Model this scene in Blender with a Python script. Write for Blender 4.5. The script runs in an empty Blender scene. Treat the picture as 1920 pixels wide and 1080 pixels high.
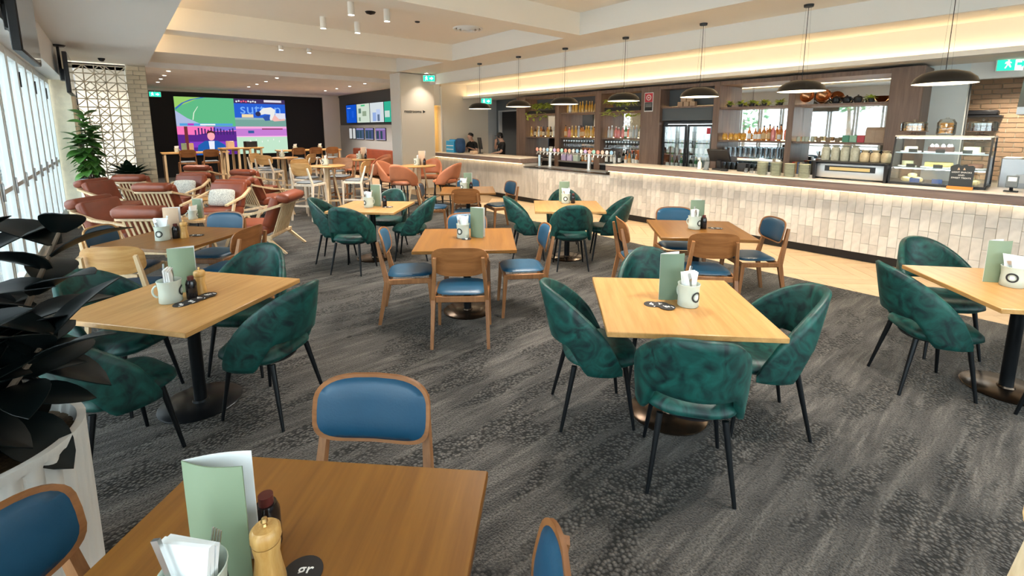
import bpy, bmesh, math, random
from mathutils import Matrix, Vector

R = math.radians
rnd = random.Random(7)
scn = bpy.context.scene
COL = scn.collection

# ---------------------------------------------------------------- camera (frame taken as 1920x1080)
cam_d = bpy.data.cameras.new('camera')
cam = bpy.data.objects.new('camera', cam_d)
COL.objects.link(cam)
cam_d.sensor_fit = 'HORIZONTAL'
cam_d.sensor_width = 36.0
cam_d.lens = 873.6 / 1920 * 36.0
cam_d.shift_y = -(540 - 377.0) / 1920
cam_d.clip_start = 0.05
cam_d.clip_end = 300
cam.location = (0, 0, 1.8265)
cam.rotation_euler = (R(90 - 8.827), 0, R(-40.2))
scn.camera = cam

# ---------------------------------------------------------------- sky, exposure
scn.view_settings.view_transform = 'Standard'
scn.view_settings.look = 'None'
scn.view_settings.gamma = 1.0
scn.view_settings.use_curve_mapping = False
scn.view_settings.exposure = 1.28
world = bpy.data.worlds.new('sky')
scn.world = world
world.use_nodes = True
wn = world.node_tree.nodes
wl = world.node_tree.links
wn.clear()
w_out = wn.new('ShaderNodeOutputWorld')
w_bg = wn.new('ShaderNodeBackground')
w_sky = wn.new('ShaderNodeTexSky')
w_sky.sky_type = 'NISHITA'
w_sky.sun_disc = False
w_sky.sun_elevation = R(48)
w_sky.sun_rotation = R(60)
w_sky.air_density = 1.0
w_sky.dust_density = 3.5
w_mix = wn.new('ShaderNodeMix')
w_mix.data_type = 'RGBA'
w_mix.inputs[0].default_value = 0.72
w_mix.inputs[7].default_value = (9.6, 10.4, 11.0, 1)      # high thin overcast
wl.new(w_sky.outputs[0], w_mix.inputs[6])
wl.new(w_mix.outputs[2], w_bg.inputs[0])
w_bg.inputs[1].default_value = 0.44
wl.new(w_bg.outputs[0], w_out.inputs[0])

def area_light(name, loc, rot, sx, sy, power, color=(1, 1, 1), spread=180, portal=False):
    d = bpy.data.lights.new(name, 'AREA')
    d.shape = 'RECTANGLE'
    d.size, d.size_y = sx, sy
    d.energy = power
    d.color = color
    d.spread = R(spread)
    if portal:
        d.cycles.is_portal = True
    o = bpy.data.objects.new(name, d)
    o.location, o.rotation_euler = loc, rot
    COL.objects.link(o)
    return o

def spot_light(name, loc, power, color=(1, 0.9, 0.78), angle=110, blend=0.8, radius=0.05):
    d = bpy.data.lights.new(name, 'SPOT')
    d.energy = power
    d.color = color
    d.spot_size = R(angle)
    d.spot_blend = blend
    d.shadow_soft_size = radius
    o = bpy.data.objects.new(name, d)
    o.location = loc
    COL.objects.link(o)
    return o

# light portals over the glazed wall guide the sky light in (they add no light themselves)
area_light('window_portal', (-0.99, 4.6, 1.7), (0, R(-90), 0), 3.1, 17.2, 1, portal=True)
area_light('window_portal', (2.9, -4.06, 1.5), (R(90), 0, 0), 7.4, 2.8, 1, portal=True)

# ---------------------------------------------------------------- helpers: meshes
class MB:
    def __init__(s):
        s.v, s.f, s.m = [], [], []
    def add(s, vs, fs, M=None, mi=0):
        b = len(s.v)
        if M is None:
            s.v += [tuple(p) for p in vs]
        else:
            s.v += [tuple(M @ Vector(p)) for p in vs]
        s.f += [tuple(i + b for i in q) for q in fs]
        s.m += [mi] * len(fs)
        return s
    def box(s, x0, x1, y0, y1, z0, z1, M=None, mi=0):
        return s.add([(x0, y0, z0), (x1, y0, z0), (x1, y1, z0), (x0, y1, z0), (x0, y0, z1), (x1, y0, z1), (x1, y1, z1), (x0, y1, z1)],
                     [(3, 2, 1, 0), (4, 5, 6, 7), (0, 1, 5, 4), (1, 2, 6, 5), (2, 3, 7, 6), (3, 0, 4, 7)], M, mi)
    def rbox(s, x0, x1, y0, y1, z0, z1, r=0.01, seg=2, M=None, mi=0):
        bm = bmesh.new()
        bmesh.ops.create_cube(bm, size=1)
        for v in bm.verts:
            v.co = Vector((x0 + (v.co.x + .5) * (x1 - x0), y0 + (v.co.y + .5) * (y1 - y0), z0 + (v.co.z + .5) * (z1 - z0)))
        bmesh.ops.bevel(bm, geom=bm.edges[:], offset=r, segments=seg, profile=0.5, affect='EDGES')
        bm.verts.index_update()
        s.add([v.co.copy() for v in bm.verts], [[v.index for v in f.verts] for f in bm.faces], M, mi)
        bm.free()
        return s
    def bar(s, p0, p1, w, h, up=(0, 0, 1), w1=None, h1=None, mi=0):
        """rectangular bar from p0 to p1: w across, h along 'up'"""
        p0, p1 = Vector(p0), Vector(p1)
        d = (p1 - p0).normalized()
        u = Vector(up)
        if abs(d.dot(u)) > 0.98:
            u = Vector((0, 1, 0))
        a = d.cross(u).normalized()
        b = a.cross(d).normalized()
        w1, h1 = w1 or w, h1 or h
        vs = []
        for p, ww, hh in ((p0, w, h), (p1, w1, h1)):
            for sa, sb in ((-1, -1), (1, -1), (1, 1), (-1, 1)):
                vs.append(p + a * sa * ww / 2 + b * sb * hh / 2)
        return s.add(vs, [(3, 2, 1, 0), (4, 5, 6, 7), (0, 1, 5, 4), (1, 2, 6, 5), (2, 3, 7, 6), (3, 0, 4, 7)], None, mi)
    def tube(s, pts, rad, n=10, mi=0, caps=True):
        pts = [Vector(p) for p in pts]
        rr = rad if isinstance(rad, (list, tuple)) else [rad] * len(pts)
        vs, fs = [], []
        prev = None
        for i, p in enumerate(pts):
            d = (pts[min(i + 1, len(pts) - 1)] - pts[max(i - 1, 0)]).normalized()
            if prev is None:
                a = d.cross(Vector((0, 0, 1)))
                if a.length < 0.05:
                    a = d.cross(Vector((0, 1, 0)))
            else:
                a = prev - d * prev.dot(d)
            a.normalize()
            prev = a
            b = d.cross(a)
            for k in range(n):
                t = 2 * math.pi * k / n
                vs.append(p + (a * math.cos(t) + b * math.sin(t)) * rr[i])
        for i in range(len(pts) - 1):
            for k in range(n):
                k2 = (k + 1) % n
                fs.append((i * n + k, i * n + k2, (i + 1) * n + k2, (i + 1) * n + k))
        if caps:
            fs.append(tuple(reversed(range(n))))
            fs.append(tuple(range((len(pts) - 1) * n, len(pts) * n)))
        return s.add(vs, fs, None, mi)
    def lathe(s, prof, n=24, M=None, mi=0, wob=None, caps=True):
        vs, fs = [], []
        for r, z in prof:
            for k in range(n):
                t = 2 * math.pi * k / n
                q = r if wob is None else r * wob(k, z)
                vs.append((q * math.cos(t), q * math.sin(t), z))
        m = len(prof)
        for i in range(m - 1):
            for k in range(n):
                k2 = (k + 1) % n
                fs.append((i * n + k, i * n + k2, (i + 1) * n + k2, (i + 1) * n + k))
        if caps and prof[0][0] > 1e-6:
            fs.append(tuple(reversed(range(n))))
        if caps and prof[-1][0] > 1e-6:
            fs.append(tuple(range((m - 1) * n, m * n)))
        return s.add(vs, fs, M, mi)
    def prism(s, poly, z0, z1, M=None, mi=0):
        n = len(poly)
        vs = [(x, y, z0) for x, y in poly] + [(x, y, z1) for x, y in poly]
        fs = [tuple(reversed(range(n))), tuple(range(n, 2 * n))] + [(i, (i + 1) % n, n + (i + 1) % n, n + i) for i in range(n)]
        return s.add(vs, fs, M, mi)
    def plate(s, front, back, rings=5, n=32, p=4.5, M=None, mi=0):
        """closed rounded panel: front(a,b), back(a,b) give points for a,b in [-1,1]"""
        vs, fs = [], []
        def sq(t):
            c, q = math.cos(t), math.sin(t)
            e = 2.0 / p
            return math.copysign(abs(c) ** e, c), math.copysign(abs(q) ** e, q)
        for fn in (front, back):
            vs.append(fn(0, 0, 0))
            for i in range(1, rings + 1):
                r = i / rings
                for k in range(n):
                    a, b = sq(2 * math.pi * k / n)
                    vs.append(fn(a * r, b * r, r))
        half = 1 + rings * n
        for h, flip in ((0, False), (half, True)):
            def F(q):
                fs.append(tuple(reversed(q)) if flip else tuple(q))
            for k in range(n):
                F((h, h + 1 + k, h + 1 + (k + 1) % n))
            for i in range(rings - 1):
                for k in range(n):
                    k2 = (k + 1) % n
                    F((h + 1 + i * n + k, h + 1 + (i + 1) * n + k, h + 1 + (i + 1) * n + k2, h + 1 + i * n + k2))
        o = 1 + (rings - 1) * n
        for k in range(n):
            k2 = (k + 1) % n
            fs.append((o + k, half + o + k, half + o + k2, o + k2))
        return s.add(vs, fs, M, mi)
    def mesh(s, name, mats, smooth=True, angle=40):
        me = bpy.data.meshes.new(name)
        me.from_pydata(s.v, [], s.f)
        if not isinstance(mats, (list, tuple)):
            mats = [mats]
        for m in mats:
            me.materials.append(m)
        if len(mats) > 1:
            me.polygons.foreach_set('material_index', s.m)
        bm = bmesh.new()
        bm.from_mesh(me)
        bmesh.ops.recalc_face_normals(bm, faces=bm.faces[:])
        bm.to_mesh(me)
        bm.free()
        if smooth:
            me.shade_smooth()
            me.set_sharp_from_angle(angle=R(angle))
        me.update()
        return me

def boxm(name, x0, x1, y0, y1, z0, z1, mat, r=0):
    b = MB()
    if r:
        b.rbox(x0, x1, y0, y1, z0, z1, r)
    else:
        b.box(x0, x1, y0, y1, z0, z1)
    return b.mesh(name, mat)

# ---------------------------------------------------------------- helpers: objects
def tag(o, label=None, cat=None, group=None, kind=None):
    if label: o['label'] = label
    if cat: o['category'] = cat
    if group: o['group'] = group
    if kind: o['kind'] = kind
    return o

def ob(name, me, parent=None, loc=None, rz=0.0, M=None):
    o = bpy.data.objects.new(name, me)
    COL.objects.link(o)
    if parent is not None:
        o.parent = parent
    if M is not None:
        o.matrix_local = M
    else:
        if loc is not None: o.location = loc
        if rz: o.rotation_euler = (0, 0, rz)
    return o

def grow(root, parts):
    for q in parts:
        nm, me = q[0], q[1]
        M = q[2] if len(q) > 2 else None
        c = ob(nm, me, root, M=M)
        if len(q) > 3:
            for s in q[3]:
                ob(s[0], s[1], c, M=s[2] if len(s) > 2 else None)
    return root

def thing(name, label, cat, loc, rz=0.0, parts=(), group=None, M=None, kind=None):
    e = bpy.data.objects.new(name, None)
    e.empty_display_size = 0.1
    COL.objects.link(e)
    if M is not None:
        e.matrix_world = M
    else:
        e.location = loc
        e.rotation_euler = (0, 0, rz)
    tag(e, label, cat, group, kind)
    return grow(e, parts)

def solo(name, me, label, cat, loc=(0, 0, 0), rz=0.0, group=None, M=None, kind=None):
    return tag(ob(name, me, None, loc, rz, M), label, cat, group, kind)

def struct(name, me, parent=None, label=None):
    o = ob(name, me, parent)
    if parent is None:
        o['kind'] = 'structure'
    if label: o['label'] = label
    return o

def XF(loc, rz=0, rx=0, ry=0, s=1.0):
    return Matrix.Translation(loc) @ Matrix.Rotation(rz, 4, 'Z') @ Matrix.Rotation(ry, 4, 'Y') @ Matrix.Rotation(rx, 4, 'X') @ Matrix.Scale(s, 4)

def text_mesh(name, txt, size, mat, align='CENTER', ext=0.0008):
    c = bpy.data.curves.new(name, 'FONT')
    c.body = txt
    c.size = size
    c.align_x = align
    c.align_y = 'CENTER'
    c.extrude = ext
    c.resolution_u = 3
    o = bpy.data.objects.new(name, c)
    COL.objects.link(o)
    dg = bpy.context.evaluated_depsgraph_get()
    me = bpy.data.meshes.new_from_object(o.evaluated_get(dg))
    me.name = name
    me.materials.clear()
    me.materials.append(mat)
    bpy.data.objects.remove(o)
    bpy.data.curves.remove(c)
    return me

# ---------------------------------------------------------------- helpers: materials
def mat(name, col, rough=0.5, metal=0.0, spec=0.5, var=0.0, scale=8.0, bump=0.0, bscale=60.0, sheen=0.0, coat=0.0, emit=None, estr=0.0, trans=0.0, ior=1.45, alpha=1.0, rand=0.0, stretch=None):
    m = bpy.data.materials.new(name)
    m.use_nodes = True
    nt = m.node_tree
    N, L = nt.nodes, nt.links
    b = N['Principled BSDF']
    b.inputs['Base Color'].default_value = (*col, 1)
    b.inputs['Roughness'].default_value = rough
    b.inputs['Metallic'].default_value = metal
    b.inputs['Specular IOR Level'].default_value = spec
    b.inputs['IOR'].default_value = ior
    b.inputs['Transmission Weight'].default_value = trans
    b.inputs['Sheen Weight'].default_value = sheen
    b.inputs['Coat Weight'].default_value = coat
    b.inputs['Alpha'].default_value = alpha
    if sheen:
        b.inputs['Sheen Roughness'].default_value = 0.35
        b.inputs['Sheen Tint'].default_value = (min(1, col[0] * 6 + .1), min(1, col[1] * 4 + .1), min(1, col[2] * 4 + .1), 1)
    if emit:
        b.inputs['Emission Color'].default_value = (*emit, 1)
        b.inputs['Emission Strength'].default_value = estr
    tc = None
    if var or bump or rand:
        tc = N.new('ShaderNodeTexCoord')
        vec = tc.outputs['Object']
        if stretch:
            mp = N.new('ShaderNodeMapping')
            mp.inputs['Scale'].default_value = stretch
            L.new(vec, mp.inputs['Vector'])
            vec = mp.outputs[0]
    if var or rand:
        hs = N.new('ShaderNodeHueSaturation')
        hs.inputs['Color'].default_value = (*col, 1)
        src = None
        if var:
            nz = N.new('ShaderNodeTexNoise')
            nz.inputs['Scale'].default_value = scale
            nz.inputs['Detail'].default_value = 4
            L.new(vec, nz.inputs['Vector'])
            mr = N.new('ShaderNodeMapRange')
            mr.inputs['From Min'].default_value = 0.25
            mr.inputs['From Max'].default_value = 0.75
            mr.inputs['To Min'].default_value = 1 - var
            mr.inputs['To Max'].default_value = 1 + var
            L.new(nz.outputs[0], mr.inputs['Value'])
            src = mr.outputs[0]
        if rand:
            oi = N.new('ShaderNodeObjectInfo')
            m2 = N.new('ShaderNodeMapRange')
            m2.inputs['To Min'].default_value = 1 - rand
            m2.inputs['To Max'].default_value = 1 + rand
            L.new(oi.outputs['Random'], m2.inputs['Value'])
            if src is None:
                src = m2.outputs[0]
            else:
                mu = N.new('ShaderNodeMath')
                mu.operation = 'MULTIPLY'
                L.new(src, mu.inputs[0])
                L.new(m2.outputs[0], mu.inputs[1])
                src = mu.outputs[0]
        L.new(src, hs.inputs['Value'])
        L.new(hs.outputs[0], b.inputs['Base Color'])
    if bump:
        nb = N.new('ShaderNodeTexNoise')
        nb.inputs['Scale'].default_value = bscale
        nb.inputs['Detail'].default_value = 3
        L.new(vec, nb.inputs['Vector'])
        bp = N.new('ShaderNodeBump')
        bp.inputs['Strength'].default_value = bump
        bp.inputs['Distance'].default_value = 0.01
        L.new(nb.outputs[0], bp.inputs['Height'])
        L.new(bp.outputs[0], b.inputs['Normal'])
    return m

def wood(name, c0, c1, rough=0.42, axis='Y', scale=1.0, rand=0.08, coat=0.0):
    """grain runs along 'axis' of the object"""
    m = bpy.data.materials.new(name)
    m.use_nodes = True
    N, L = m.node_tree.nodes, m.node_tree.links
    b = N['Principled BSDF']
    b.inputs['Roughness'].default_value = rough
    b.inputs['Coat Weight'].default_value = coat
    tc = N.new('ShaderNodeTexCoord')
    mp = N.new('ShaderNodeMapping')
    s = [14.0 * scale] * 3
    s['XYZ'.index(axis)] = 0.9 * scale
    mp.inputs['Scale'].default_value = s
    L.new(tc.outputs['Object'], mp.inputs['Vector'])
    n1 = N.new('ShaderNodeTexNoise')
    n1.inputs['Scale'].default_value = 2.2
    n1.inputs['Detail'].default_value = 6
    n1.inputs['Distortion'].default_value = 0.6
    L.new(mp.outputs[0], n1.inputs['Vector'])
    n2 = N.new('ShaderNodeTexNoise')
    n2.inputs['Scale'].default_value = 11.0
    n2.inputs['Detail'].default_value = 3
    L.new(mp.outputs[0], n2.inputs['Vector'])
    mx = N.new('ShaderNodeMath')
    mx.operation = 'MULTIPLY_ADD'
    mx.inputs[1].default_value = 0.35
    L.new(n2.outputs[0], mx.inputs[0])
    L.new(n1.outputs[0], mx.inputs[2])
    cr = N.new('ShaderNodeValToRGB')
    cr.color_ramp.elements[0].position = 0.48
    cr.color_ramp.elements[0].color = (*c0, 1)
    cr.color_ramp.elements[1].position = 0.88
    cr.color_ramp.elements[1].color = (*c1, 1)
    L.new(mx.outputs[0], cr.inputs[0])
    hs = N.new('ShaderNodeHueSaturation')
    oi = N.new('ShaderNodeObjectInfo')
    mr = N.new('ShaderNodeMapRange')
    mr.inputs['To Min'].default_value = 1 - rand
    mr.inputs['To Max'].default_value = 1 + rand
    L.new(oi.outputs['Random'], mr.inputs['Value'])
    L.new(mr.outputs[0], hs.inputs['Value'])
    L.new(cr.outputs[0], hs.inputs['Color'])
    L.new(hs.outputs[0], b.inputs['Base Color'])
    bp = N.new('ShaderNodeBump')
    bp.inputs['Strength'].default_value = 0.12
    bp.inputs['Distance'].default_value = 0.004
    L.new(mx.outputs[0], bp.inputs['Height'])
    L.new(bp.outputs[0], b.inputs['Normal'])
    return m

def emis(name, col, s):
    m = bpy.data.materials.new(name)
    m.use_nodes = True
    N, L = m.node_tree.nodes, m.node_tree.links
    N.remove(N['Principled BSDF'])
    e = N.new('ShaderNodeEmission')
    e.inputs[0].default_value = (*col, 1)
    e.inputs[1].default_value = s
    L.new(e.outputs[0], N['Material Output'].inputs[0])
    return m

def pane_mat(name, tint=(1, 1, 1), refl=0.06, rough=0.0):
    """clear sheet glass: lets light straight through, with a mirror-like sheen that grows at a glancing angle"""
    m = bpy.data.materials.new(name)
    m.use_nodes = True
    N, L = m.node_tree.nodes, m.node_tree.links
    N.remove(N['Principled BSDF'])
    t = N.new('ShaderNodeBsdfTransparent')
    t.inputs[0].default_value = (*tint, 1)
    g = N.new('ShaderNodeBsdfGlossy')
    g.inputs['Roughness'].default_value = rough
    lw = N.new('ShaderNodeLayerWeight')
    lw.inputs[0].default_value = 0.25
    mr = N.new('ShaderNodeMapRange')
    mr.inputs['To Min'].default_value = refl
    mr.inputs['To Max'].default_value = 0.75
    L.new(lw.outputs['Fresnel'], mr.inputs['Value'])
    mx = N.new('ShaderNodeMixShader')
    L.new(mr.outputs[0], mx.inputs[0])
    L.new(t.outputs[0], mx.inputs[1])
    L.new(g.outputs[0], mx.inputs[2])
    L.new(mx.outputs[0], N['Material Output'].inputs[0])
    return m

def carpet_mat():
    m = bpy.data.materials.new('carpet')
    m.use_nodes = True
    N, L = m.node_tree.nodes, m.node_tree.links
    b = N['Principled BSDF']
    b.inputs['Roughness'].default_value = 0.95
    b.inputs['Specular IOR Level'].default_value = 0.15
    b.inputs['Sheen Weight'].default_value = 0.30
    b.inputs['Sheen Roughness'].default_value = 0.5
    b.inputs['Sheen Tint'].default_value = (0.62, 0.58, 0.52, 1)
    tc = N.new('ShaderNodeTexCoord')
    def mapped(rot, sc):
        mp = N.new('ShaderNodeMapping')
        mp.inputs['Rotation'].default_value = (0, 0, R(rot))
        mp.inputs['Scale'].default_value = sc
        L.new(tc.outputs['Object'], mp.inputs['Vector'])
        return mp.outputs[0]
    def noise(vec, s, d=3, dist=0.0):
        n = N.new('ShaderNodeTexNoise')
        n.inputs['Scale'].default_value = s
        n.inputs['Detail'].default_value = d
        n.inputs['Distortion'].default_value = dist
        L.new(vec, n.inputs['Vector'])
        return n.outputs[0]
    def rng(x, a, bb, lo=0.0, hi=1.0):
        r = N.new('ShaderNodeMapRange')
        r.inputs['From Min'].default_value = a
        r.inputs['From Max'].default_value = bb
        r.inputs['To Min'].default_value = lo
        r.inputs['To Max'].default_value = hi
        L.new(x, r.inputs['Value'])
        return r.outputs[0]
    def mul(x, y):
        q = N.new('ShaderNodeMath')
        q.operation = 'MULTIPLY'
        L.new(x, q.inputs[0])
        L.new(y, q.inputs[1])
        return q.outputs[0]
    st = mapped(CARPET_ROT, (0.9, 8.0, 1))
    streak = rng(noise(st, 1.9, 6, 0.5), 0.40, 0.62)
    streak2 = rng(noise(mapped(CARPET_ROT, (1.5, 22.0, 1)), 1.7, 4, 0.3), 0.38, 0.56)
    streak = mul(streak, rng(streak2, 0, 1, 0.35, 1.0))
    blot = rng(noise(mapped(CARPET_ROT, (0.8, 2.2, 1)), 1.1, 2), 0.35, 0.65)
    vo = N.new('ShaderNodeTexVoronoi')
    vo.inputs['Scale'].default_value = 58.0
    L.new(tc.outputs['Object'], vo.inputs['Vector'])
    fine = noise(tc.outputs['Object'], 95.0, 2)
    # loop pile: round tufts where the pile is coarse, fine cut pile elsewhere
    coarse = rng(noise(mapped(CARPET_ROT, (0.9, 3.0, 1)), 1.4, 3), 0.46, 0.54)
    tuft = rng(vo.outputs['Distance'], 0.05, 0.70, 1.40, 0.10)
    fn = rng(fine, 0.34, 0.66, 0.42, 1.48)
    pm = N.new('ShaderNodeMix')
    L.new(coarse, pm.inputs[0])
    L.new(fn, pm.inputs[2])
    L.new(tuft, pm.inputs[3])
    pile = pm.outputs[0]
    cm = N.new('ShaderNodeMix')
    cm.data_type = 'RGBA'
    cm.inputs[6].default_value = (0.022, 0.021, 0.021, 1)
    cm.inputs[7].default_value = (0.118, 0.109, 0.098, 1)
    L.new(streak, cm.inputs[0])
    c2 = N.new('ShaderNodeMix')
    c2.data_type = 'RGBA'
    c2.inputs[7].default_value = (0.066, 0.062, 0.057, 1)
    L.new(mul(blot, rng(streak, 0, 1, 0.6, 0.5)), c2.inputs[0])
    L.new(cm.outputs[2], c2.inputs[6])
    hs = N.new('ShaderNodeHueSaturation')
    L.new(c2.outputs[2], hs.inputs['Color'])
    L.new(pile, hs.inputs['Value'])
    L.new(hs.outputs[0], b.inputs['Base Color'])
    bp = N.new('ShaderNodeBump')
    bp.inputs['Strength'].default_value = 0.7
    bp.inputs['Distance'].default_value = 0.012
    L.new(pile, bp.inputs['Height'])
    L.new(bp.outputs[0], b.inputs['Normal'])
    return m

def velvet_mat():
    m = mat('green_velvet', (0.005, 0.07, 0.058), 0.5, sheen=0.12, bump=0.08, bscale=14, rand=0.10)
    N, L = m.node_tree.nodes, m.node_tree.links
    b = N['Principled BSDF']
    tc = N.new('ShaderNodeTexCoord')
    n1 = N.new('ShaderNodeTexNoise')
    n1.inputs['Scale'].default_value = 8.0
    n1.inputs['Detail'].default_value = 7
    n1.inputs['Distortion'].default_value = 2.2
    L.new(tc.outputs['Object'], n1.inputs['Vector'])
    oi = N.new('ShaderNodeObjectInfo')
    ad = N.new('ShaderNodeVectorMath')
    ad.operation = 'ADD'
    L.new(tc.outputs['Object'], ad.inputs[0])
    L.new(oi.outputs['Location'], ad.inputs[1])
    L.new(ad.outputs[0], n1.inputs['Vector'])
    cr = N.new('ShaderNodeValToRGB')
    e = cr.color_ramp.elements
    e[0].position, e[0].color = 0.33, (0.0010, 0.011, 0.012, 1)
    e[1].position, e[1].color = 0.70, (0.005, 0.078, 0.062, 1)
    L.new(n1.outputs[0], cr.inputs[0])
    for l in list(b.inputs['Base Color'].links):
        L.remove(l)
    L.new(cr.outputs[0], b.inputs['Base Color'])
    return m
# ---------------------------------------------------------------- materials
CARPET_ROT = 0.0
M = {}
M['carpet'] = carpet_mat()
M['white'] = mat('white_paint', (0.80, 0.80, 0.77), 0.6)
M['ceil'] = mat('ceiling_paint', (0.86, 0.81, 0.71), 0.75)
M['soffit'] = mat('soffit_paint', (0.84, 0.85, 0.82), 0.75)
M['cream'] = mat('cream_paint', (0.74, 0.68, 0.58), 0.6)
M['grey_wall'] = mat('grey_paint', (0.44, 0.46, 0.47), 0.6)
M['slate'] = mat('dark_slate_paint', (0.09, 0.105, 0.115), 0.55)
M['blackwall'] = mat('matt_black_wall', (0.012, 0.013, 0.015), 0.7)
M['frame'] = mat('window_frame_white', (0.72, 0.76, 0.76), 0.35)
M['glass'] = pane_mat('window_glass', (0.93, 0.97, 0.97), 0.05)
M['clear'] = pane_mat('clear_glass', (0.95, 0.98, 0.98), 0.08)
M['tumbler'] = pane_mat('glassware', (0.84, 0.88, 0.90), 0.22, 0.05)
M['mirror'] = mat('mirror', (0.86, 0.88, 0.88), 0.02, 1.0)
M['oak'] = wood('light_oak', (0.42, 0.215, 0.065), (0.53, 0.295, 0.105), 0.34, 'X', 0.9, 0.05)
M['oak_pale'] = wood('pale_oak', (0.58, 0.40, 0.22), (0.72, 0.54, 0.33), 0.45, 'Z', 1.0, 0.06)
M['oak_leg'] = wood('pale_oak_leg', (0.62, 0.50, 0.38), (0.76, 0.66, 0.52), 0.5, 'Z', 1.0, 0.05)
M['honey'] = wood('honey_ply', (0.46, 0.23, 0.07), (0.62, 0.36, 0.14), 0.35, 'X', 0.8, 0.08)
M['walnut'] = wood('walnut_top', (0.165, 0.062, 0.008), (0.235, 0.098, 0.014), 0.34, 'X', 0.55, 0.05)
M['walnut_mid'] = wood('walnut_chair', (0.215, 0.088, 0.030), (0.33, 0.148, 0.056), 0.40, 'Z', 1.0, 0.10)
M['walnut_back'] = wood('walnut_ply', (0.205, 0.076, 0.020), (0.31, 0.125, 0.040), 0.38, 'X', 0.8, 0.10)
M['bar_wood'] = wood('smoked_oak_panel', (0.155, 0.095, 0.068), (0.235, 0.15, 0.11), 0.45, 'Z', 0.7, 0.05)
M['bar_edge'] = wood('smoked_oak_edge', (0.17, 0.115, 0.095), (0.25, 0.175, 0.145), 0.45, 'Y', 0.7, 0.04)
M['plank'] = mat('pale_timber_floor', (0.58, 0.42, 0.26), 0.42, var=0.12, scale=3, rand=0.07)
M['plank_gap'] = mat('floor_joint', (0.36, 0.25, 0.15), 0.8)
M['velvet'] = velvet_mat()
M['teal'] = mat('blue_leather', (0.008, 0.056, 0.108), 0.40, var=0.12, scale=5, bump=0.06, bscale=120, rand=0.25)
M['black_metal'] = mat('black_metal', (0.012, 0.014, 0.016), 0.32, 0.6)
M['base_metal'] = mat('bronze_base', (0.085, 0.060, 0.042), 0.24, 0.9)
M['leather'] = mat('tan_leather', (0.215, 0.048, 0.020), 0.42, var=0.18, scale=5, bump=0.12, bscale=70, rand=0.08)
M['terra'] = mat('terracotta_leather', (0.40, 0.135, 0.060), 0.5, var=0.14, scale=5, bump=0.10, bscale=70, rand=0.08)
M['grey_seat'] = mat('grey_seat_vinyl', (0.13, 0.15, 0.165), 0.45)
M['fleck'] = mat('flecked_wool', (0.52, 0.50, 0.44), 0.9, var=0.55, scale=70, bump=0.35, bscale=90)
M['black'] = mat('black_plastic', (0.010, 0.010, 0.012), 0.4)
M['blackgloss'] = mat('black_gloss', (0.012, 0.009, 0.009), 0.12)
M['steel'] = mat('steel', (0.62, 0.62, 0.62), 0.28, 1.0)
M['steel_soft'] = mat('brushed_steel', (0.55, 0.56, 0.57), 0.4, 0.9)
M['brass'] = mat('brass', (0.62, 0.40, 0.16), 0.3, 1.0)
M['enamel'] = mat('pale_enamel', (0.52, 0.57, 0.49), 0.3)
M['napkin'] = mat('white_paper', (0.82, 0.83, 0.82), 0.8)
M['sage'] = mat('sage_card', (0.20, 0.26, 0.165), 0.45)
M['sage_dark'] = mat('sage_card_deep', (0.13, 0.19, 0.13), 0.45)
M['kraft'] = mat('kraft_card', (0.52, 0.36, 0.24), 0.7)
M['coaster'] = mat('black_card', (0.022, 0.020, 0.020), 0.6)
M['ink'] = mat('dark_ink', (0.02, 0.02, 0.02), 0.6)
M['white_ink'] = mat('white_ink', (0.82, 0.80, 0.76), 0.6)
M['mill'] = wood('pepper_mill_wood', (0.46, 0.24, 0.06), (0.60, 0.36, 0.12), 0.35, 'Z', 2.0, 0.1)
M['stone'] = mat('white_stone_top', (0.70, 0.62, 0.54), 0.3, var=0.06, scale=10)
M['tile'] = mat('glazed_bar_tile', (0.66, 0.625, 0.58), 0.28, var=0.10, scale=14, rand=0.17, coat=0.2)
M['grout'] = mat('grout', (0.42, 0.39, 0.35), 0.9)
M['brick'] = mat('cream_brick', (0.76, 0.69, 0.53), 0.85, var=0.10, scale=10, bump=0.25, bscale=40, rand=0.10)
M['mortar'] = mat('pale_mortar', (0.55, 0.50, 0.40), 0.95)
M['tanbrick'] = mat('tan_glazed_brick', (0.40, 0.27, 0.17), 0.4, var=0.1, scale=8, rand=0.12)
M['rustbrick'] = mat('rust_brick', (0.23, 0.09, 0.045), 0.85, rand=0.2)
M['led'] = emis('warm_led', (1.0, 0.72, 0.36), 3.2)
M['led_soft'] = emis('warm_led_cove', (1.0, 0.72, 0.40), 3.6)
M['lamp_on'] = emis('downlight_glow', (1.0, 0.93, 0.80), 14.0)
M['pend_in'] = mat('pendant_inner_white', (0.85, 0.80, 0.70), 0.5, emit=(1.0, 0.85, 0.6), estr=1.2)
M['pend_out'] = mat('pendant_bronze_black', (0.030, 0.026, 0.022), 0.35, 0.3)
M['leaf_dark'] = mat('rubber_leaf', (0.0025, 0.005, 0.005), 0.42, spec=0.22, rand=0.4)
M['leaf_fig'] = mat('fig_leaf', (0.055, 0.16, 0.025), 0.35, var=0.3, scale=3, rand=0.5)
M['leaf_deep'] = mat('deep_green_leaf', (0.010, 0.035, 0.014), 0.35, rand=0.4)
M['leaf_lime'] = mat('lime_leaf', (0.36, 0.44, 0.06), 0.45, rand=0.5)
M['leaf_tree'] = mat('tree_foliage', (0.10, 0.22, 0.09), 0.6, rand=0.3)
M['bark'] = mat('bark', (0.13, 0.09, 0.06), 0.9)
M['pot_white'] = mat('matt_white_pot', (0.70, 0.69, 0.65), 0.7, bump=0.08, bscale=120)
M['pot_blue'] = mat('pale_pot', (0.60, 0.68, 0.70), 0.5)
M['gravel'] = mat('brown_gravel', (0.13, 0.085, 0.045), 0.9, var=0.5, scale=90)
M['skin'] = mat('skin', (0.62, 0.36, 0.26), 0.5)
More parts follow.
